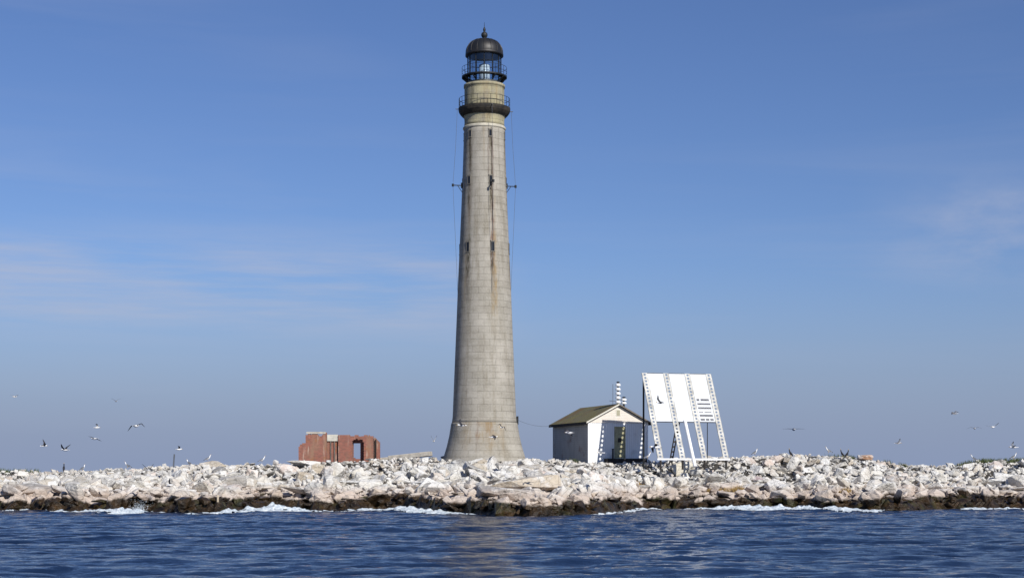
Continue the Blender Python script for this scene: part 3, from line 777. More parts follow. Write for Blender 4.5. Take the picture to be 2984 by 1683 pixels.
b = MB(); b.lathe([(lz(246), 0.30), (lz(245), 0.50), (lz(215), 0.54), (lz(190), 0.50), (lz(186), 0.2)], 32)
t = NT('lens_glass'); M['lens'] = t.P(Base_Color=(0.85, 0.88, 0.9), Roughness=0.2)
b.build('beacon_lens', M['lens'], lh, smooth=True)
b = MB(); b.lathe([(lz(165), 46 / PM), (lz(165), 55.5 / PM), (lz(159), 55.5 / PM), (lz(157), 53.5 / PM), (lz(148), 53 / PM), (lz(140), 50.8 / PM), (lz(132), 46.5 / PM), (lz(125), 39.5 / PM),
                   (lz(120), 31 / PM), (lz(117), 21 / PM), (lz(115.5), 11 / PM), (lz(115), 7 / PM)], 64)
dome = b.build('dome_roof', M['dome'], lh, smooth=True)
b = MB()
for k in range(16):
    prev = None
    for y, r in [(157, 54), (148, 53.5), (140, 51.3), (132, 47), (125, 40), (120, 31.5), (117, 21.5), (115.5, 11)]:
        c = az(22.5 * k) * (r / PM) + Vector((0, 0, lz(y)))
        if prev is not None: b.tube(prev, c, 0.03, n=5)
        prev = c
b.build('dome_rib', M['dome'], dome)
b = MB(); b.lathe([(lz(116), 8 / PM), (lz(112), 5 / PM), (lz(110), 6.5 / PM), (lz(106), 9 / PM), (lz(102), 9.5 / PM), (lz(97), 8 / PM), (lz(94), 4 / PM), (lz(92), 2.5 / PM),
                   (lz(90), 3.6 / PM), (lz(86), 3.9 / PM), (lz(82), 2.4 / PM), (lz(79), 0.9 / PM), (lz(66), 0.4 / PM)], 20)
b.build('finial', M['black_iron'], lh, smooth=True)
# windows
for y, ph0, w, h in WIN:
    for m in range(6):
        ph = ph0 + 60 * m; n_ = az(ph); u = Vector((math.cos(R(ph)), math.sin(R(ph)), 0)); up = Vector((0, 0, 1))
        r0 = shaft_r(y); c = n_ * r0 + Vector((0, 0, lz(y)))
        Mx = Matrix((( u.x, -n_.x, 0, c.x), (u.y, -n_.y, 0, c.y), (0, 0, 1, c.z), (0, 0, 0, 1)))   # local x across, y inward, z up
        fr = MB()
        fr.box((-w/2 - .08, -0.04, h/2), (w/2 + .08, 0.25, h/2 + .12), M=Mx)
        fr.box((-w/2 - .08, -0.06, -h/2 - .09), (w/2 + .08, 0.25, -h/2), M=Mx)
        for s in (-1, 1): fr.box((min(s*w/2, s*(w/2+.06)), -0.035, -h/2), (max(s*w/2, s*(w/2+.06)), 0.25, h/2), M=Mx)
        f = fr.build('window', M['tower_trim'], lh)
        pn_ = MB(); pn_.box((-w/2, -0.025, -h/2), (w/2, 0.22, h/2), M=Mx)
        pn_.build('pane', M['glass_dark'], f)
# cable arms
for ph, yt in ((17, 543), (-78, 543), (102, 540), (197, 540)):
    n_ = az(ph); r0 = shaft_r(yt)
    tip = n_ * (93 / PM) + Vector((0, 0, lz(yt))); rt = n_ * (r0 - 0.05) + Vector((0, 0, lz(yt)))
    b = MB(); b.tube(rt, tip, 0.045); b.tube(tip - Vector((0, 0, .12)), tip + Vector((0, 0, .12)), 0.11)
    b.tube(n_ * (shaft_r(yt + 18) - 0.05) + Vector((0, 0, lz(yt + 22))), rt + (tip - rt) * 0.55, 0.03)
    b.tube(rt + (tip - rt) * 0.12 - Vector((0, 0, .25)), rt + (tip - rt) * 0.12 + Vector((0, 0, .25)), 0.09)
    arm = b.build('cable_arm', M['black_iron'], lh)
    b = MB(); top = n_ * (80 / PM) + Vector((0, 0, lz(322))); bot = n_ * (shaft_r(850) + 0.02) + Vector((0, 0, lz(860)))
    b.path([top, tip * 0.5 + top * 0.5 - n_ * 0.05, tip], 0.014); mid = n_ * (86 / PM) + Vector((0, 0, lz(690)))
    b.path([tip, mid, bot], 0.014); b.tube(n_ * (72/PM) + Vector((0, 0, lz(322))), n_ * (85/PM) + Vector((0, 0, lz(322))), 0.04)
    b.build('stay_cable', M['grey_wire'], arm)
b = MB(); b.path([az(21) * (shaft_r(y) + 0.03) + Vector((0, 0, lz(y))) for y in (384, 440, 500, 560, 620, 680)], 0.022)
b.build('lightning_cable', M['dark_wood'], lh)
b = MB(); c0 = az(88) * (94.5 / PM)
b.box((c0.x - .05, c0.y - .15, lz(1236)), (c0.x + .16, c0.y + .15, lz(1212))); b.build('fixing_box', M['black_iron'], lh)

# ------------------------------------------------------------------ shed
TH_S = R(18.5)
fl = W(1714, 1343, 148.0); fl.z = 4.2
shed = empty('equipment_shed', fl, TH_S, label='small white shed with mossy gable roof right of the lighthouse', cat='shed')
SW, SL = 6.05, 9.7
ze = CH + (HZ - 1228) / F * 148 - fl.z; za = CH + (HZ - 1180) / F * 149 - fl.z; zb = -0.6
b = MB()
def wall(b, pts, nrm, th, mi=0):   # planar polygon extruded along nrm by th
    n = len(pts); q = [Vector(p) + Vector(nrm) * th for p in pts]
    b.add([Vector(p) for p in pts] + q, [tuple(range(n)), tuple(reversed(range(n, 2 * n)))] + [(i, n + i, n + (i + 1) % n, (i + 1) % n) for i in range(n)], mi)
dx0, dx1, dzt = 2.72, 3.68, 3.15
for pts in ([(0,0,zb),(dx0,0,zb),(dx0,0,ze),(0,0,ze)], [(dx1,0,zb),(SW,0,zb),(SW,0,ze),(dx1,0,ze)], [(dx0,0,dzt),(dx1,0,dzt),(dx1,0,ze),(dx0,0,ze)], [(dx0,0,zb),(dx1,0,zb),(dx1,0,0.25),(dx0,0,0.25)]):
    wall(b, list(reversed(pts)), (0, 1, 0), 0.15)
b.build('front_wall', M['shed_front'], shed)
b = MB(); wall(b, [(0, -0.02, ze), (SW/2, -0.02, za), (SW, -0.02, ze)], (0, 1, 0), 0.15)
b.box((-0.02, -0.05, ze - 0.07), (SW + 0.02, -0.02, ze + 0.03)); b.build('gable', M['gable'], shed)
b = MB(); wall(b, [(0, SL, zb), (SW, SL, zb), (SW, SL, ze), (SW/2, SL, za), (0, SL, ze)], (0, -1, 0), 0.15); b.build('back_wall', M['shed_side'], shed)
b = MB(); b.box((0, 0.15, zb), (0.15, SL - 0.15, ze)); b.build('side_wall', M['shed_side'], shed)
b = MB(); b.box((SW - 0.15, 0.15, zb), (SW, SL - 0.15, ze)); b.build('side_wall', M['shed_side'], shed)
sl = (za - ze) / (SW / 2)
def roof_slab(s):
    b = MB(); x_e = -0.28 if s < 0 else SW + 0.28; x_r = SW / 2
    z_e = ze - 0.28 * sl + 0.05; z_r = za + 0.05
    vs = [(x_e, -0.28, z_e), (x_r, -0.28, z_r), (x_r, SL + 0.28, z_r), (x_e, SL + 0.28, z_e)]
    vs2 = [(x, y, z + 0.10) for x, y, z in vs]
    b.add(vs + vs2, [(0,1,2,3),(7,6,5,4),(0,4,5,1),(1,5,6,2),(2,6,7,3),(3,7,4,0)])
    o = b.build('roof_slope', M['roof'], shed)
    f = MB(); f.box((min(x_e - .0, x_e + s * .04), -0.30, z_e - 0.16), (max(x_e, x_e + s * .04), SL + 0.30, z_e + 0.08)); f.build('eave_board', M['dark_wood'], shed)
    return o
roof_slab(-1); roof_slab(1)
for s in (-1, 1):
    x_e = -0.28 if s < 0 else SW + 0.28
    b = MB(); z_e = ze - 0.28 * sl
    vs = [(x_e, -0.32, z_e + .0), (SW/2, -0.32, za + .0), (SW/2, -0.32, za + .14), (x_e, -0.32, z_e + .14)]
    if s > 0: vs = vs[::-1]
    wall(b, vs, (0, 1, 0), 0.035); b.build('barge_board', M['cream'] if s < 0 else M['weathered'], shed)
b = MB(); b.box((SW/2 - .22, -0.06, za - .98), (SW/2 + .22, -0.024, za - .40)); 
vent = b.build('gable_vent', M['cream'], shed)
b = MB()
for k in range(5): b.box((SW/2 - .16, -0.085, za - .93 + k * .1), (SW/2 + .16, -0.061, za - .87 + k * .1))
b.build('louvre', M['olive'], vent)
door = MB(); door.box((dx0 + .03, 0.03, 0.25), (dx1 - .03, 0.09, dzt - .03))
for z0_ in (0.4, 1.2): door.box((dx0 + .14, 0.012, z0_), (dx1 - .14, 0.03, z0_ + .06))
door = door.build('door', M['olive'], shed)
b = MB(); b.box((dx0 + .3, 0.0, 1.75), (dx1 - .3, 0.028, 2.15)); b.build('pane', M['glass_dark'], door)
b = MB(); b.tube((dx1 - .18, -0.04, 1.2), (dx1 - .18, 0.03, 1.2), 0.04); b.build('handle', M['black_iron'], door)
b = MB()
b.box((dx0 - .08, -0.04, 0.2), (dx0 + .02, -0.003, dzt + .08)); b.box((dx1 - .02, -0.04, 0.2), (dx1 + .08, -0.003, dzt + .08)); b.box((dx0 + .02, -0.04, dzt - .02), (dx1 - .02, -0.003, dzt + .08))
b.build('door_frame', M['olive'], shed)
for s in (0, 1):
    b = MB(); x = -0.03 if s == 0 else SW - 0.12
    b.box((x, -0.035, zb), (x + .15, -0.003, ze - .08)); b.build('corner_board', M['white_paint'], shed)
b = MB(); b.tube((2.35, -0.35, -0.4), (2.35, -0.35, 1.05), 0.08, n=10); b.tube((2.35, -0.35, 1.05), (2.35, -0.35, 1.14), 0.11, n=10)
pp = b.build('mooring_post', M['black_iron']); pp.location = fl; pp.rotation_euler = (0, 0, TH_S); tag(pp, 'short black post standing left of the shed door', 'post')
# dark block for the dark strip along the foot of the front wall
b = MB(); b.box((1.6, -0.9, -0.8), (5.6, -0.01, 0.22)); b.build('dark_base_block', M['dark_wood'], shed)
# fog horn stacks on the ridge
def horn(px, ytop, ybot, D, nd, r, lab):
    p0 = W(px, ybot, D); h = (ybot - ytop) / F * D
    e = empty('fog_signal', p0, label=lab, cat='fog horn', group='fog signals on the shed ridge')
    b = MB(); b.tube((0, 0, -0.25), (0, 0, h), 0.09, n=10); b.lathe([(h - .02, r * .55), (h + .06, r * .7), (h + .10, 0.05)], 20); b.build('mast', M['black_iron'], e)
    ph = h / nd
    for k in range(nd):
        z = k * ph
        b = MB(); b.lathe([(z + .05, r * .5), (z + ph * .22, r), (z + ph * .60, r), (z + ph * .80, r * .5)], 24); b.build('horn_drum', M['white_paint'], e, smooth=False)
    return e
horn(1801, 1114, 1176, 149.2, 5, 0.24, 'tall stack of white horn drums on the shed ridge')
horn(1818, 1158, 1178, 150.2, 2, 0.26, 'short stack of two white drums beside the tall horn stack')
wh = MB(); q0 = W(1786, 1176, 150.5); wh.tube(q0 - Vector((0, 0, .3)), W(1786, 1118, 150.5), 0.022); wh.tube(W(1776, 1167, 150.5), W(1797, 1168, 150.5), 0.02)
tag(wh.build('whip_antenna', M['grey_wire']), 'thin grey whip antenna left of the horn stack on the shed', 'antenna')
cb = MB(); a_ = W(1507, 1222, 149.5); z_ = W(1606, 1240, 156)
pts = []
for k in range(13):
    s = k / 12; q = a_.lerp(z_, s); q.z -= 0.5 * 4 * s * (1 - s) * 0.5; pts.append(q)
cb.path(pts, 0.012); tag(cb.build('power_cable', M['grey_wire']), 'thin cable sagging from the lighthouse to the shed', 'cable')

# ------------------------------------------------------------------ perforated panel rack
AL = R(14)
foot = W(1925, 1334, 138.9); Ztop = CH + (HZ - 1086) / F * 143.2
rack = empty('panel_rack', foot, AL, label='leaning white panel rack with perforated steel legs and small dark lettering', cat='panel rack')
RH = Ztop - foot.z; RB = 4.4; RL = math.hypot(RH, RB); RW = 6.15
vu = Vector((0, RB / RL, RH / RL)); vn = Vector((0, -RH / RL, RB / RL)); vx = Vector((1, 0, 0))
MR = Matrix(((1, vn.x, vu.x, 0), (0, vn.y, vu.y, 0), (0, vn.z, vu.z, 0), (0, 0, 0, 1)))  # local: x across, y out of face, z up the plane
bx = [0.0, 2.05, 4.1, 6.15]; BWD = 0.50
NH = 25
for i, xc in enumerate(bx):
    b = MB(); pit = RL / NH; hw = BWD / 2; rh = 0.112
    for k in range(NH):
        z0_ = k * pit; zc_ = z0_ + pit / 2
        outer = [(-hw, z0_), (0, z0_), (hw, z0_), (hw, zc_), (hw, z0_ + pit), (0, z0_ + pit), (-hw, z0_ + pit), (-hw, zc_)]
        inner = [(rh * math.cos(R(225 + 45 * j)), zc_ + rh * math.sin(R(225 + 45 * j))) for j in range(8)]
        for y_ in (0.012, -0.012):
            vs = [MR @ Vector((xc + p[0], y_, p[1])) for p in outer + inner]
            fs = [(j, (j + 1) % 8, 8 + (j + 1) % 8, 8 + j) for j in range(8)]
            if y_ < 0: fs = [f[::-1] for f in fs]
            b.add(vs, fs)
        vs = [MR @ Vector((xc + p[0], y_, p[1])) for y_ in (0.012, -0.012) for p in inner]
        b.add(vs, [(j, 8 + j, 8 + (j + 1) % 8, (j + 1) % 8) for j in range(8)])
    for s in (-1, 1):
        x0_ = xc + s * hw; b.box((min(x0_, x0_ + s * .012), -0.07, 0), (max(x0_, x0_ + s * .012), 0.03, RL), M=MR)
    b.build('perforated_leg', M['white_steel'], rack)
zp0 = RL * (1334 - 1227) / (1334 - 1086) * 0.985
for i in range(3):
    xa = bx[i] + BWD / 2 + .03; xb_ = bx[i + 1] - BWD / 2 - .03
    b = MB(); b.box((xa, -0.05, zp0), (xb_, -0.01, RL - .04), M=MR)
    pnl = b.build('panel', M['panel_white'], rack)
    b = MB()
    b.box((xa, -0.055, zp0 - .07), (xb_, 0.02, zp0 - .003), M=MR); b.box((xa, -0.055, RL - .037), (xb_, 0.02, RL + .02), M=MR)
    b.build('panel_frame', M['grey_wire'], pnl)
    if i == 2:
        pw = xb_ - xa; r2 = random.Random(4)
        lines = [(2.22, 0.17, [2, 6]), (1.80, 0.14, [10]), (1.36, 0.15, [10]), (0.98, 0.06, [3, 5]), (0.56, 0.16, [10]), (0.14, 0.15, [4, 3, 3])]
        ph_ = 2.55
        for zf, lh_, words in lines:
            b = MB()
            tot = sum(words) + len(words) - 1; x = xa + 0.12; cw = (pw - 0.24) / max(tot, 9.5); zb_ = zp0 + zf
            if words == [2, 6]: cw = (pw - 0.24) / 9.5
            for w_ in words:
                for c_ in range(w_):
                    e_ = 0.002
                    sw_ = cw * 0.34
                    for q in range(2): 
                        xx = x + q * cw * 0.48; b.box((xx, -0.009, zb_), (xx + sw_, e_, zb_ + lh_ * 1.25), M=MR)
                    kz = r2.choice([0, 0.5, 1.0]); b.box((x + sw_, -0.009, zb_ + kz * lh_), (x + cw * .48, e_, zb_ + kz * lh_ + lh_ * .25), M=MR)
                    x += cw
                x += cw
            b.build('text_line', M['ink'], pnl)
b = MB(); b.box((-0.3, -0.03, -0.16), (RW + 0.35, 0.16, -0.01)); b.build('bottom_rail', M['white_paint'], rack)
for i, xc in enumerate(bx):
    top = MR @ Vector((xc - .05, -0.1, RL - .1))
    if i in (0, 3):
        b = MB(); b.tube((top.x, top.y + .05, -0.9), top + Vector((0, .05, 0)), 0.09 if i == 0 else 0.04, n=8); b.build('back_post', M['black_iron'], rack)
m1 = MR @ Vector((2.45, -0.09, zp0 + .3)); b = MB()
e1 = Vector((m1.x - 0.35, m1.y + 1.2, -0.5))
for s in (-.12, .12): b.tube(m1 + Vector((s, 0, 0)), e1 + Vector((s, 0, 0)), 0.06)
for k in range(9):
    q = m1.lerp(e1, (k + .5) / 9); b.box((q.x - .14, q.y - .03, q.z - .08), (q.x + .14, q.y + .03, q.z + .08))
b.build('back_brace', M['dark_wood'], rack)
m2 = MR @ Vector((2.95, 0.05, zp0 + .1)); b = MB(); b.tube(m2, (3.05, -0.45, -0.75), 0.15, n=12); b.build('white_strut', M['white_paint'], rack)
for xc in bx:
    b = MB(); b.tube((xc, 0, -1.0), (xc, 0, -0.16), 0.10, n=8); b.build('footing', M['dark_wood'], rack)

# ------------------------------------------------------------------ brick ruin
RX0, RD = (870 - 1492) / F * 149, 149.0
rz0 = CH + (HZ - 1346) / F * 149
ruin = empty('brick_ruin', (RX0, RD, rz0), label='roofless red brick ruin with an arched doorway on the rocks', cat='ruin')
def rx(px): return (px - 870) / F * 149
def rzz(y): return (1346 - y) / F * 149
def voxel_wall(name, occ, w, h, th, mat, Mx=Matrix.Identity(4), cell=0.11, parent=None, z0=-0.5):
    nx = int(w / cell) + 1; nz_ = int((h - z0) / cell) + 1
    O = [[occ((i + .5) * cell, z0 + (j + .5) * cell) if 0 <= (i + .5) * cell <= w else False for j in range(nz_)] for i in range(nx)]
    g = lambda i, j: 0 <= i < nx and 0 <= j < nz_ and O[i][j]
    b = MB(); idx = {}
    def vt(i, j, k):
        key = (i, j, k)
        if key not in idx:
            idx[key] = len(b.v); jx = 0.02 * math.sin(i * 12.9 + j * 78.2); b.v.append(tuple(Mx @ Vector((i * cell + jx, k * th, z0 + j * cell))))
        return idx[key]
    for i in range(nx):
        for j in range(nz_):
            if not O[i][j]: continue
            b.f.append([vt(i,j,0), vt(i+1,j,0), vt(i+1,j+1,0), vt(i,j+1,0)]); b.f.append([vt(i,j,1), vt(i,j+1,1), vt(i+1,j+1,1), vt(i+1,j,1)])
            if not g(i-1,j): b.f.append([vt(i,j,0), vt(i,j+1,0), vt(i,j+1,1), vt(i,j,1)])
            if not g(i+1,j): b.f.append([vt(i+1,j,0), vt(i+1,j,1), vt(i+1,j+1,1), vt(i+1,j+1,0)])
            if not g(i,j-1): b.f.append([vt(i,j,0), vt(i,j,1), vt(i+1,j,1), vt(i+1,j,0)])
            if not g(i,j+1): b.f.append([vt(i,j+1,0), vt(i+1,j+1,0), vt(i+1,j+1,1), vt(i,j+1,1)])
    b.m = [0] * len(b.f)
    return b.build(name, mat, parent)
def pnf(a, b_): return float(pn(np.array([a]), np.array([b_]))[0])
xd0, xd1 = rx(1026), rx(1059); zsp, ztp = rzz(1288), rzz(1277)
def occ_front(x, z):
    top = rzz(1265)
    if x < rx(890): top = rzz(1292) - (rx(890) - x) * 0.5
    elif x < rx(952): top = rzz(1264)
    elif x < rx(985): return False
    elif x < rx(1030): top = rzz(1265)
    else: top = rzz(1268)
    top += 0.16 * pnf(x * 2.3, 0.5) + 0.16 * pnf(x * 6.3, 4.5)
    if x > rx(1087): return False
    if z > top: return False
    if xd0 < x < xd1:
        c = (xd0 + xd1) / 2; hw = (xd1 - xd0) / 2
        az_ = zsp + (ztp - zsp) * math.sqrt(max(0, 1 - ((x - c) / hw) ** 2))
        if z < az_: return False
    return True
voxel_wall('front_wall', occ_front, rx(1092), 3.0, 0.45, M['brick'], parent=ruin)
# recessed bay between the two front piers
def occ_mid(x, z): return z < rzz(1283) + 0.06 * pnf(x * 4, 3.3)
voxel_wall('recess_wall', occ_mid, rx(985) - rx(952), 3.0, 0.3, M['brick'], Matrix.Translation((rx(952), 0.28, 0)), parent=ruin)
b = MB(); b.box((rx(953), 0.12, rzz(1284)), (rx(984), 0.44, rzz(1265))); b.build('lintel_block', M['pale_concrete'], ruin)
b = MB(); b.box((rx(962), 0.16, -0.4), (rx(964.5), 0.27, rzz(1285))); b.box((rx(973), 0.16, -0.4), (rx(975.5), 0.27, rzz(1285))); b.build('recess_slit', M['weathered'], ruin)  # thin brown strips standing in for the narrow slits of the recess
b = MB(); b.box((rx(1084.5), 0.455, -0.4), (rx(1088.5), 0.70, rzz(1276))); b.build('slit_shade', M['dark_wood'], ruin)  # dark box added as the shadow in the slit at the right corner
b = MB(); b.box((rx(1092.3), 0.56, -0.4), (rx(1095), 0.74, rzz(1279))); b.build('slit_shade', M['dark_wood'], ruin)  # second dark strip added as slit shadow, against the buttress
b = MB(); b.box((rx(893), -0.06, rzz(1263)), (rx(949), 0.5, rzz(1257))); b.build('concrete_cap', M['concrete'], ruin)
# side, partition and back walls
MS = Matrix(((0, -1, 0, 0.45), (1, 0, 0, 0.46), (0, 0, 1, 0), (0, 0, 0, 1)))
voxel_wall('side_wall', lambda x, z: z < rzz(1293) - x * .25 + .2 * pnf(x * 2, 7), 4.5, 3, 0.4, M['brick'], MS, parent=ruin)
MS2 = Matrix(((0, -1, 0, rx(1086)), (1, 0, 0, 0.46), (0, 0, 1, 0), (0, 0, 0, 1)))
voxel_wall('side_wall', lambda x, z: z < rzz(1274) - x * .1 + .2 * pnf(x * 2, 9) , 1.3, 3, 0.4, M['brick'], MS2, parent=ruin)
voxel_wall('buttress', lambda x, z: z < rzz(1272) - abs(z) * 0 - x * 0.9 + .1 * pnf(x * 6, 2), rx(1106) - rx(1088), 3, 0.4, M['brick'], Matrix.Translation((rx(1088), 0.75, 0)), parent=ruin)
def occ_part(x, z):
    if z > rzz(1272) + .15 * pnf(x * 2, 4): return False
    return not (rx(1029) - rx(990) < x < rx(1048) - rx(990) and z < rzz(1290))
voxel_wall('partition_wall', occ_part, rx(1086) - rx(990), 3, 0.3, M['brick'], Matrix.Translation((rx(990), 0.78, 0)), parent=ruin)
voxel_wall('back_wall', lambda x, z: z < 0.5 + .5 * pnf(x * .9, 6), 6.8, 3, 0.4, M['brick'], Matrix.Translation((0.1, 5.0, 0)), parent=ruin)

# low slab and timber odds and ends
def beam(name, a, b_, r, mat, lab, cat, flat=1.0):
    a = Vector(a); b_ = Vector(b_); m = MB(); d = (b_ - a); n = d.normalized(); u = n.cross(Vector((0, 0, 1)))
    u = u.normalized() if u.length > 1e-3 else Vector((1, 0, 0)); w = u.cross(n)
    vs = []
    for c in (a, b_):
        for s, q in ((-1, -1), (1, -1), (1, 1), (-1, 1)): vs.append(c + u * s * r + w * q * r * flat)
    m.add(vs, [(0,3,2,1),(4,5,6,7),(0,1,5,4),(1,2,6,5),(2,3,7,6),(3,0,4,7)])
    o = m.build(name, mat); bv = o.modifiers.new('bevel', 'BEVEL'); bv.width = r * 0.25 * flat; bv.segments = 1
    return tag(o, lab, cat)
beam('fallen_slab', W(1135, 1334, 150), W(1256, 1321, 149), 0.5, M['concrete'], 'long low tan slab lying left of the lighthouse foot', 'stone slab', 0.45)
beam('fallen_slab', W(1070, 1341, 151), W(1150, 1334, 151), 0.4, M['concrete'], 'shorter grey slab between the ruin and the long tan slab', 'stone slab', 0.4)
D_ = ground_hit(1596, 1406); beam('driftwood_plank', W(1561, 1407, D_ - .4), W(1632, 1404, D_ - .4), 0.10, M['pale_wood'], 'bleached plank lying on the rocks below the shed', 'plank')
D_ = ground_hit(635, 1470); beam('wooden_stake', W(635, 1484, D_ - .3), W(635, 1441, D_ - .3), 0.07, M['pale_wood'], 'thin pale stake upright in the dark seaweed ledge', 'stake')
beam('wooden_stake', W(505, 1366, 147.6), W(508, 1322, 147.6), 0.06, M['grey_wire'], 'thin grey pole standing on the left crest', 'pole')

# ------------------------------------------------------------------ plants
def blades(name, spots, mat, lab, h0=0.35, per=70, seed=1):
    r = random.Random(seed); b = MB()
    for (x, y, rad) in spots:
        for k in range(per):
            a = r.uniform(0, 6.28); q = rad * math.sqrt(r.random()); X = x + math.cos(a) * q; Y = y + math.sin(a) * q * .7
            z = rz_(X, Y) + 0.1; h = h0 * r.uniform(0.5, 1.3); ang = r.uniform(0, 6.28); w = 0.03 * r.uniform(.7, 1.6); lx, ly = r.gauss(0, .12), r.gauss(0, .12)
            b.add([(X - w * math.cos(ang), Y - w * math.sin(ang), z), (X + w * math.cos(ang), Y + w * math.sin(ang), z), (X + lx, Y + ly, z + h)], [(0, 1, 2)])
    tag(b.build(name, mat), lab, 'grass', kind='stuff')
M['grass'] = simple('green_weed', (0.075, 0.095, 0.035), 0.8, 0, 0.4, 2, 0)
M['drygrass'] = simple('dry_weed', (0.36, 0.24, 0.09), 0.8, 0, 0.3, 2, 0)
sp = [(W(p, 0, 148).x + rng.uniform(-.3, .3), rng.uniform(147, 149), rng.uniform(.4, .9)) for p in list(range(2850, 3010, 14)) + [2600, 2630, 2470, 2500, 2445, 20, 50, 85, -10, 1675, 2790, 2820]]
blades('crest_weeds', sp, M['grass'], 'dark green weeds growing along both ends of the crest', 0.4, 80)
sp = []
for p, y in ((2120, 1430), (2135, 1436), (2150, 1432), (1858, 1418), (1866, 1424), (2105, 1438), (2060, 1440), (2460, 1436)):
    d_ = ground_hit(p, y); sp.append((W(p, 0, d_).x, d_, 0.55))
blades('dry_weeds', sp, M['drygrass'], 'tan dry weeds in patches low on the right slope', 0.4, 150, 2)

# ------------------------------------------------------------------ birds
def bird_mesh(inner, outer, dark=False, sweep=0.15, asym=0.0, perched=False, cormorant=False):
    b = MB()
    neck = 0.05 if cormorant else 0.0
    prof = [(-.33, .055, .008, .0), (-.24, .05, .022, .0), (-.14, .065, .055, .0), (-.02, .085, .082, -.005), (.10, .078, .078, -.002), (.18, .052, .058, .008),
            (.235 + neck, .040, .044, .018), (.275 + neck, .044, .046, .024), (.315 + neck, .034, .036, .022), (.335 + neck, .014, .017, .016), (.375 + neck, .010, .012, .012), (.395 + neck, .002, .003, .006)]
    n = 10; tilt = R(28 if not cormorant else 50) if perched else 0
    def T(v):
        v = Vector(v)
        if perched:
            c, s = math.cos(tilt), math.sin(tilt); v = Vector((v.x * c - v.z * s, v.y, v.x * s + v.z * c + 0.20))
        return v
    base = len(b.v)
    for i, (x, ry, rz, zo) in enumerate(prof):
        if perched and i >= 5: zo += 0.05 * (i - 4) * .5
        for k in range(n):
            a = 2 * math.pi * k / n; b.v.append(tuple(T((x, ry * math.cos(a), zo + rz * math.sin(a)))))
    for i in range(len(prof) - 1):
        for k in range(n):
            a = i * n + k; c = i * n + (k + 1) % n
            b.f.append([a, a + n, c + n, c])
            up = 0 < k < n / 2 - 1
            mi = 3 if i >= 8 else (1 if (up and 1 <= i <= 4) else 0)
            if cormorant and mi != 3: mi = 1
            b.m.append(mi)
    b.f.append(list(range(n))); b.m.append(0)
    if not perched:
        for s in (-1, 1):
            a1 = R(inner + asym * s); a2 = R(outer + asym * s); pos = Vector((0.07, 0.04 * s, 0.02)); secs = [(pos, 0.17, 0.022)]
            L1, L2 = 0.27, 0.36
            p1 = pos + Vector((0.05, s * L1 * math.cos(a1), L1 * math.sin(a1))); secs.append((pos.lerp(p1, .5), 0.175, 0.02)); secs.append((p1, 0.155, 0.016))
            for q, ch in ((.35, .125), (.7, .085), (1.0, .02)):
                secs.append((p1 + Vector((-sweep * q, s * L2 * q * math.cos(a2), L2 * q * math.sin(a2))), ch, .010 * (1.2 - q)))
            st = len(b.v)
            for c, ch, th in secs:
                for dx, dz in ((.35, 0), (.05, 1), (-.65, 0), (.05, -.6)): b.v.append(tuple(c + Vector((dx * ch, 0, dz * th))))
            for i in range(len(secs) - 1):
                for k in range(4):
                    a = st + i * 4 + k; c = st + i * 4 + (k + 1) % 4
                    f = [a, c, c + 4, a + 4]
                    b.f.append(f if s < 0 else f[::-1]); top = k in (0, 1)
                    b.m.append(2 if i >= 3 else (1 if top or dark else 0))
            b.f.append([st + (len(secs) - 1) * 4 + k for k in range(4)]); b.m.append(2)
    else:
        for s in (-1, 1):
            st = len(b.v)
            ring = [(.12, .07), (.02, .092), (-.14, .08), (-.30, .035), (-.42, .01)]
            for x, w in ring:
                for z in (.045, -.03): b.v.append(tuple(T((x, s * w, z * (1 if x > -.3 else .4) + .02)))); b.v.append(tuple(T((x, s * (w - .03), z * (1 if x > -.3 else .4) + .025))))
            for i in range(len(ring) - 1):
                a = st + i * 4
                for q in ([a, a + 4, a + 6, a + 2], [a, a + 1, a + 5, a + 4], [a + 2, a + 6, a + 7, a + 3]):
                    b.f.append(q if s > 0 else q[::-1]); b.m.append(2 if i >= 3 else 1)
            mm = MB(); mm.tube((-.02, s * .035, 0.0), (0.0, s * .035, 0.16), 0.009, n=5)
            b.add(mm.v, mm.f, 3); mm = MB(); mm.box((-.02, s * .035 - .02, 0), (.06, s * .035 + .02, .008)); b.add(mm.v, mm.f, 3)
    mats = [M['gull_dark'] if cormorant else M['gull_white'], M['gull_dark'] if (dark or cormorant) else M['gull_grey'], M['gull_dark'], M['beak']]
    return b, mats
def bird(px, py, D, heading, inner=20, outer=-10, lab='', dark=False, bank=0, pitch=0, asym=0, perched=False, cormorant=False, scale=1.0, grp=None):
    b, mats = bird_mesh(inner, outer, dark, asym=asym, perched=perched, cormorant=cormorant)
    nm = 'cormorant' if cormorant else 'gull'
    o = b.build(nm, mats, smooth=False)
    p = W(px, py, D)
    if perched: pass
    o.location = p; o.rotation_euler = (R(bank), R(-pitch), R(heading)); o.scale = (scale,) * 3
    tag(o, lab, 'gull' if not cormorant else 'cormorant', grp or 'gulls flying around the island')
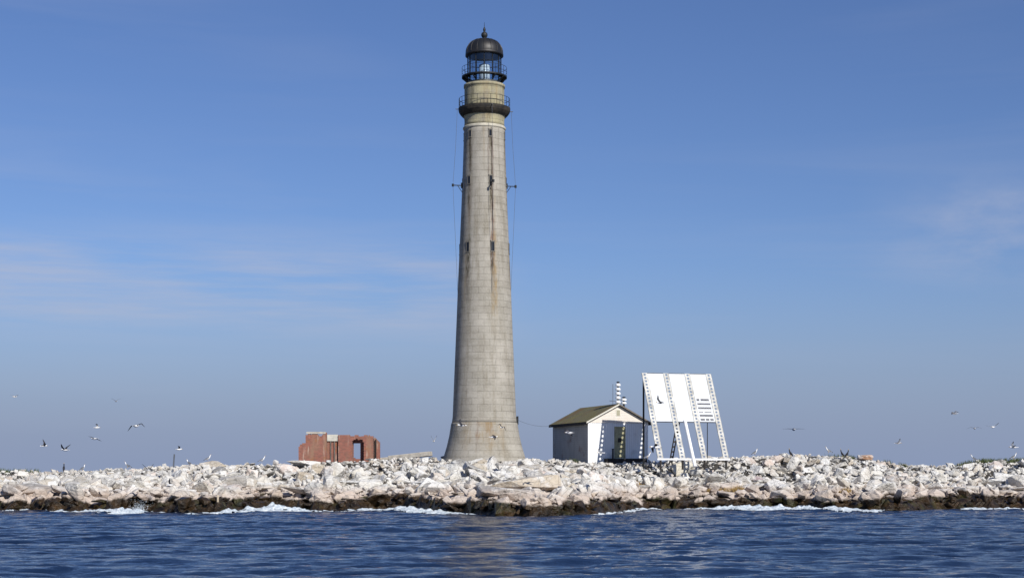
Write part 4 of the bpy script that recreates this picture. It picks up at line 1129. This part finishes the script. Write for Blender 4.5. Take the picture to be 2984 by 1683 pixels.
# flying gulls: px, py, distance, heading (0 = flying right, 90 = away), wings
bird(42, 1155, 170, 60, 25, 5, 'faint white gull highest at the far left of the sky')
bird(338, 1168, 175, 120, 40, 20, 'tiny pale gull alone in the sky above the large dark winged one')
bird(396, 1240, 88, 75, 12, -48, 'large gull with drooping dark wings over the left shore', dark=True, bank=-12)
bird(127, 1298, 150, 30, 55, 45, 'small dark gull banking steeply at far left', dark=True, bank=25)
bird(191, 1310, 108, 160, 38, 36, 'dark gull with wings raised in a V over the far left rocks', dark=True)
bird(276, 1277, 112, 150, 6, -10, 'white gull gliding with thin flat wings left of the large one', bank=14)
bird(281, 1245, 165, 20, 50, 30, 'little white gull just above the flat winged glider')
bird(431, 1368, 118, 80, 44, 46, 'dark gull with wings raised before the pointed white rock', dark=True)
bird(497, 1412, 128, 175, 60, 20, 'dark gull flying low across the left slope', dark=True, bank=30)
bird(520, 1308, 150, 10, 30, -5, 'gull flying by the thin grey pole on the left crest', dark=True, bank=-20)
bird(1264, 1284, 150, 80, 65, 60, 'small white gull in the sky just left of the lighthouse foot')
bird(1346, 1238, 108, 200, 30, 12, 'gull with one dark wing stretched before the left foot of the lighthouse', bank=-24, dark=True)
bird(1437, 1272, 112, 15, 14, -40, 'gull with arched wings before the rust stained lighthouse base', bank=10, dark=True)
bird(1462, 1244, 136, 240, 40, -50, 'gull flying steeply above the arched one at the lighthouse base', dark=True, bank=-30)
bird(1660, 1260, 112, 160, 8, -14, 'white gull gliding before the shaded side of the shed', bank=18)
bird(1925, 1172, 108, 205, 20, 22, 'gull crossing the left panel of the rack', bank=-30, dark=True)
bird(1912, 1302, 84, 195, 10, -26, 'large white gull flying past the feet of the panel rack', bank=20, dark=True, scale=1.0)
bird(2313, 1250, 92, 90, 4, -4, 'gull with long straight level wings over the right hump')
bird(2783, 1204, 140, 130, 35, -35, 'white gull highest over the far right shore', bank=-10)
bird(2840, 1247, 126, 80, 16, -22, 'gull with drooping wing tips below the highest right one')
bird(2893, 1243, 130, 45, 18, 22, 'gull with shallow raised wings at right of the drooping one', bank=-10)
bird(2616, 1290, 140, 320, 30, 10, 'lone small gull over the dip in the right skyline', bank=20)
bird(2955, 1302, 118, 170, 24, 30, 'gull gliding low at the far right edge', bank=-15)
bird(1752, 1318, 128, 200, 15, 6, 'small gull low before the sunlit corner of the shed', bank=-22)
def perch(px, D, heading, lab, corm=False, dy=0.0, py=None):
    if py is None:
        X = (px - 1492) / F * D; z = rz_(X, D)
        best = z
        for a, b_, c in taken:
            if (X - a) ** 2 + (D - b_) ** 2 < (c * 0.8) ** 2: best = max(best, rz_(a, b_) + c * 0.75)
        py = HZ - (best + 0.15 + dy - CH) / D * F
    bird(px, py, D, heading, lab=lab, perched=True, cormorant=corm, grp='birds perched on the rocks', scale=1.12)
perch(606, 147, 20, 'white gull perched on top of the long tan slab', py=1341)
perch(372, 146.5, 170, 'white gull standing on the left crest', py=1362)
perch(551, 146.5, 150, 'white gull perched between the grey pole and the tan slab', py=1355)
perch(764, 147, 10, 'white gull standing on the crest left of the brick ruin', py=1345)
perch(1887, 137, 0, 'white gull standing at the left foot of the panel rack', py=1335)
perch(2200, 147, 30, 'white gull perched on the crest right of the panel rack', py=1324)
perch(2414, 147, 190, 'white gull perched near the top of the right hump', py=1318)
perch(2304, 146.5, 200, 'black cormorant perched on the right hump beside the upright boulder', True, py=1327)
perch(2455, 146.5, 170, 'left of two black cormorants on the right hump', True, py=1329)
perch(2468, 147, 20, 'right of two black cormorants on the right hump', True, py=1330)
perch(2838, 147, 160, 'white gull standing on the far right crest', py=1341)
perch(2954, 147.5, 10, 'grey backed gull standing among weeds at the far right', py=1336)
perch(186, 146, 100, 'black cormorant perched on the far left crest', True, py=1370)
perch(241, 146, 60, 'white gull standing right of the lone cormorant at far left', py=1370)
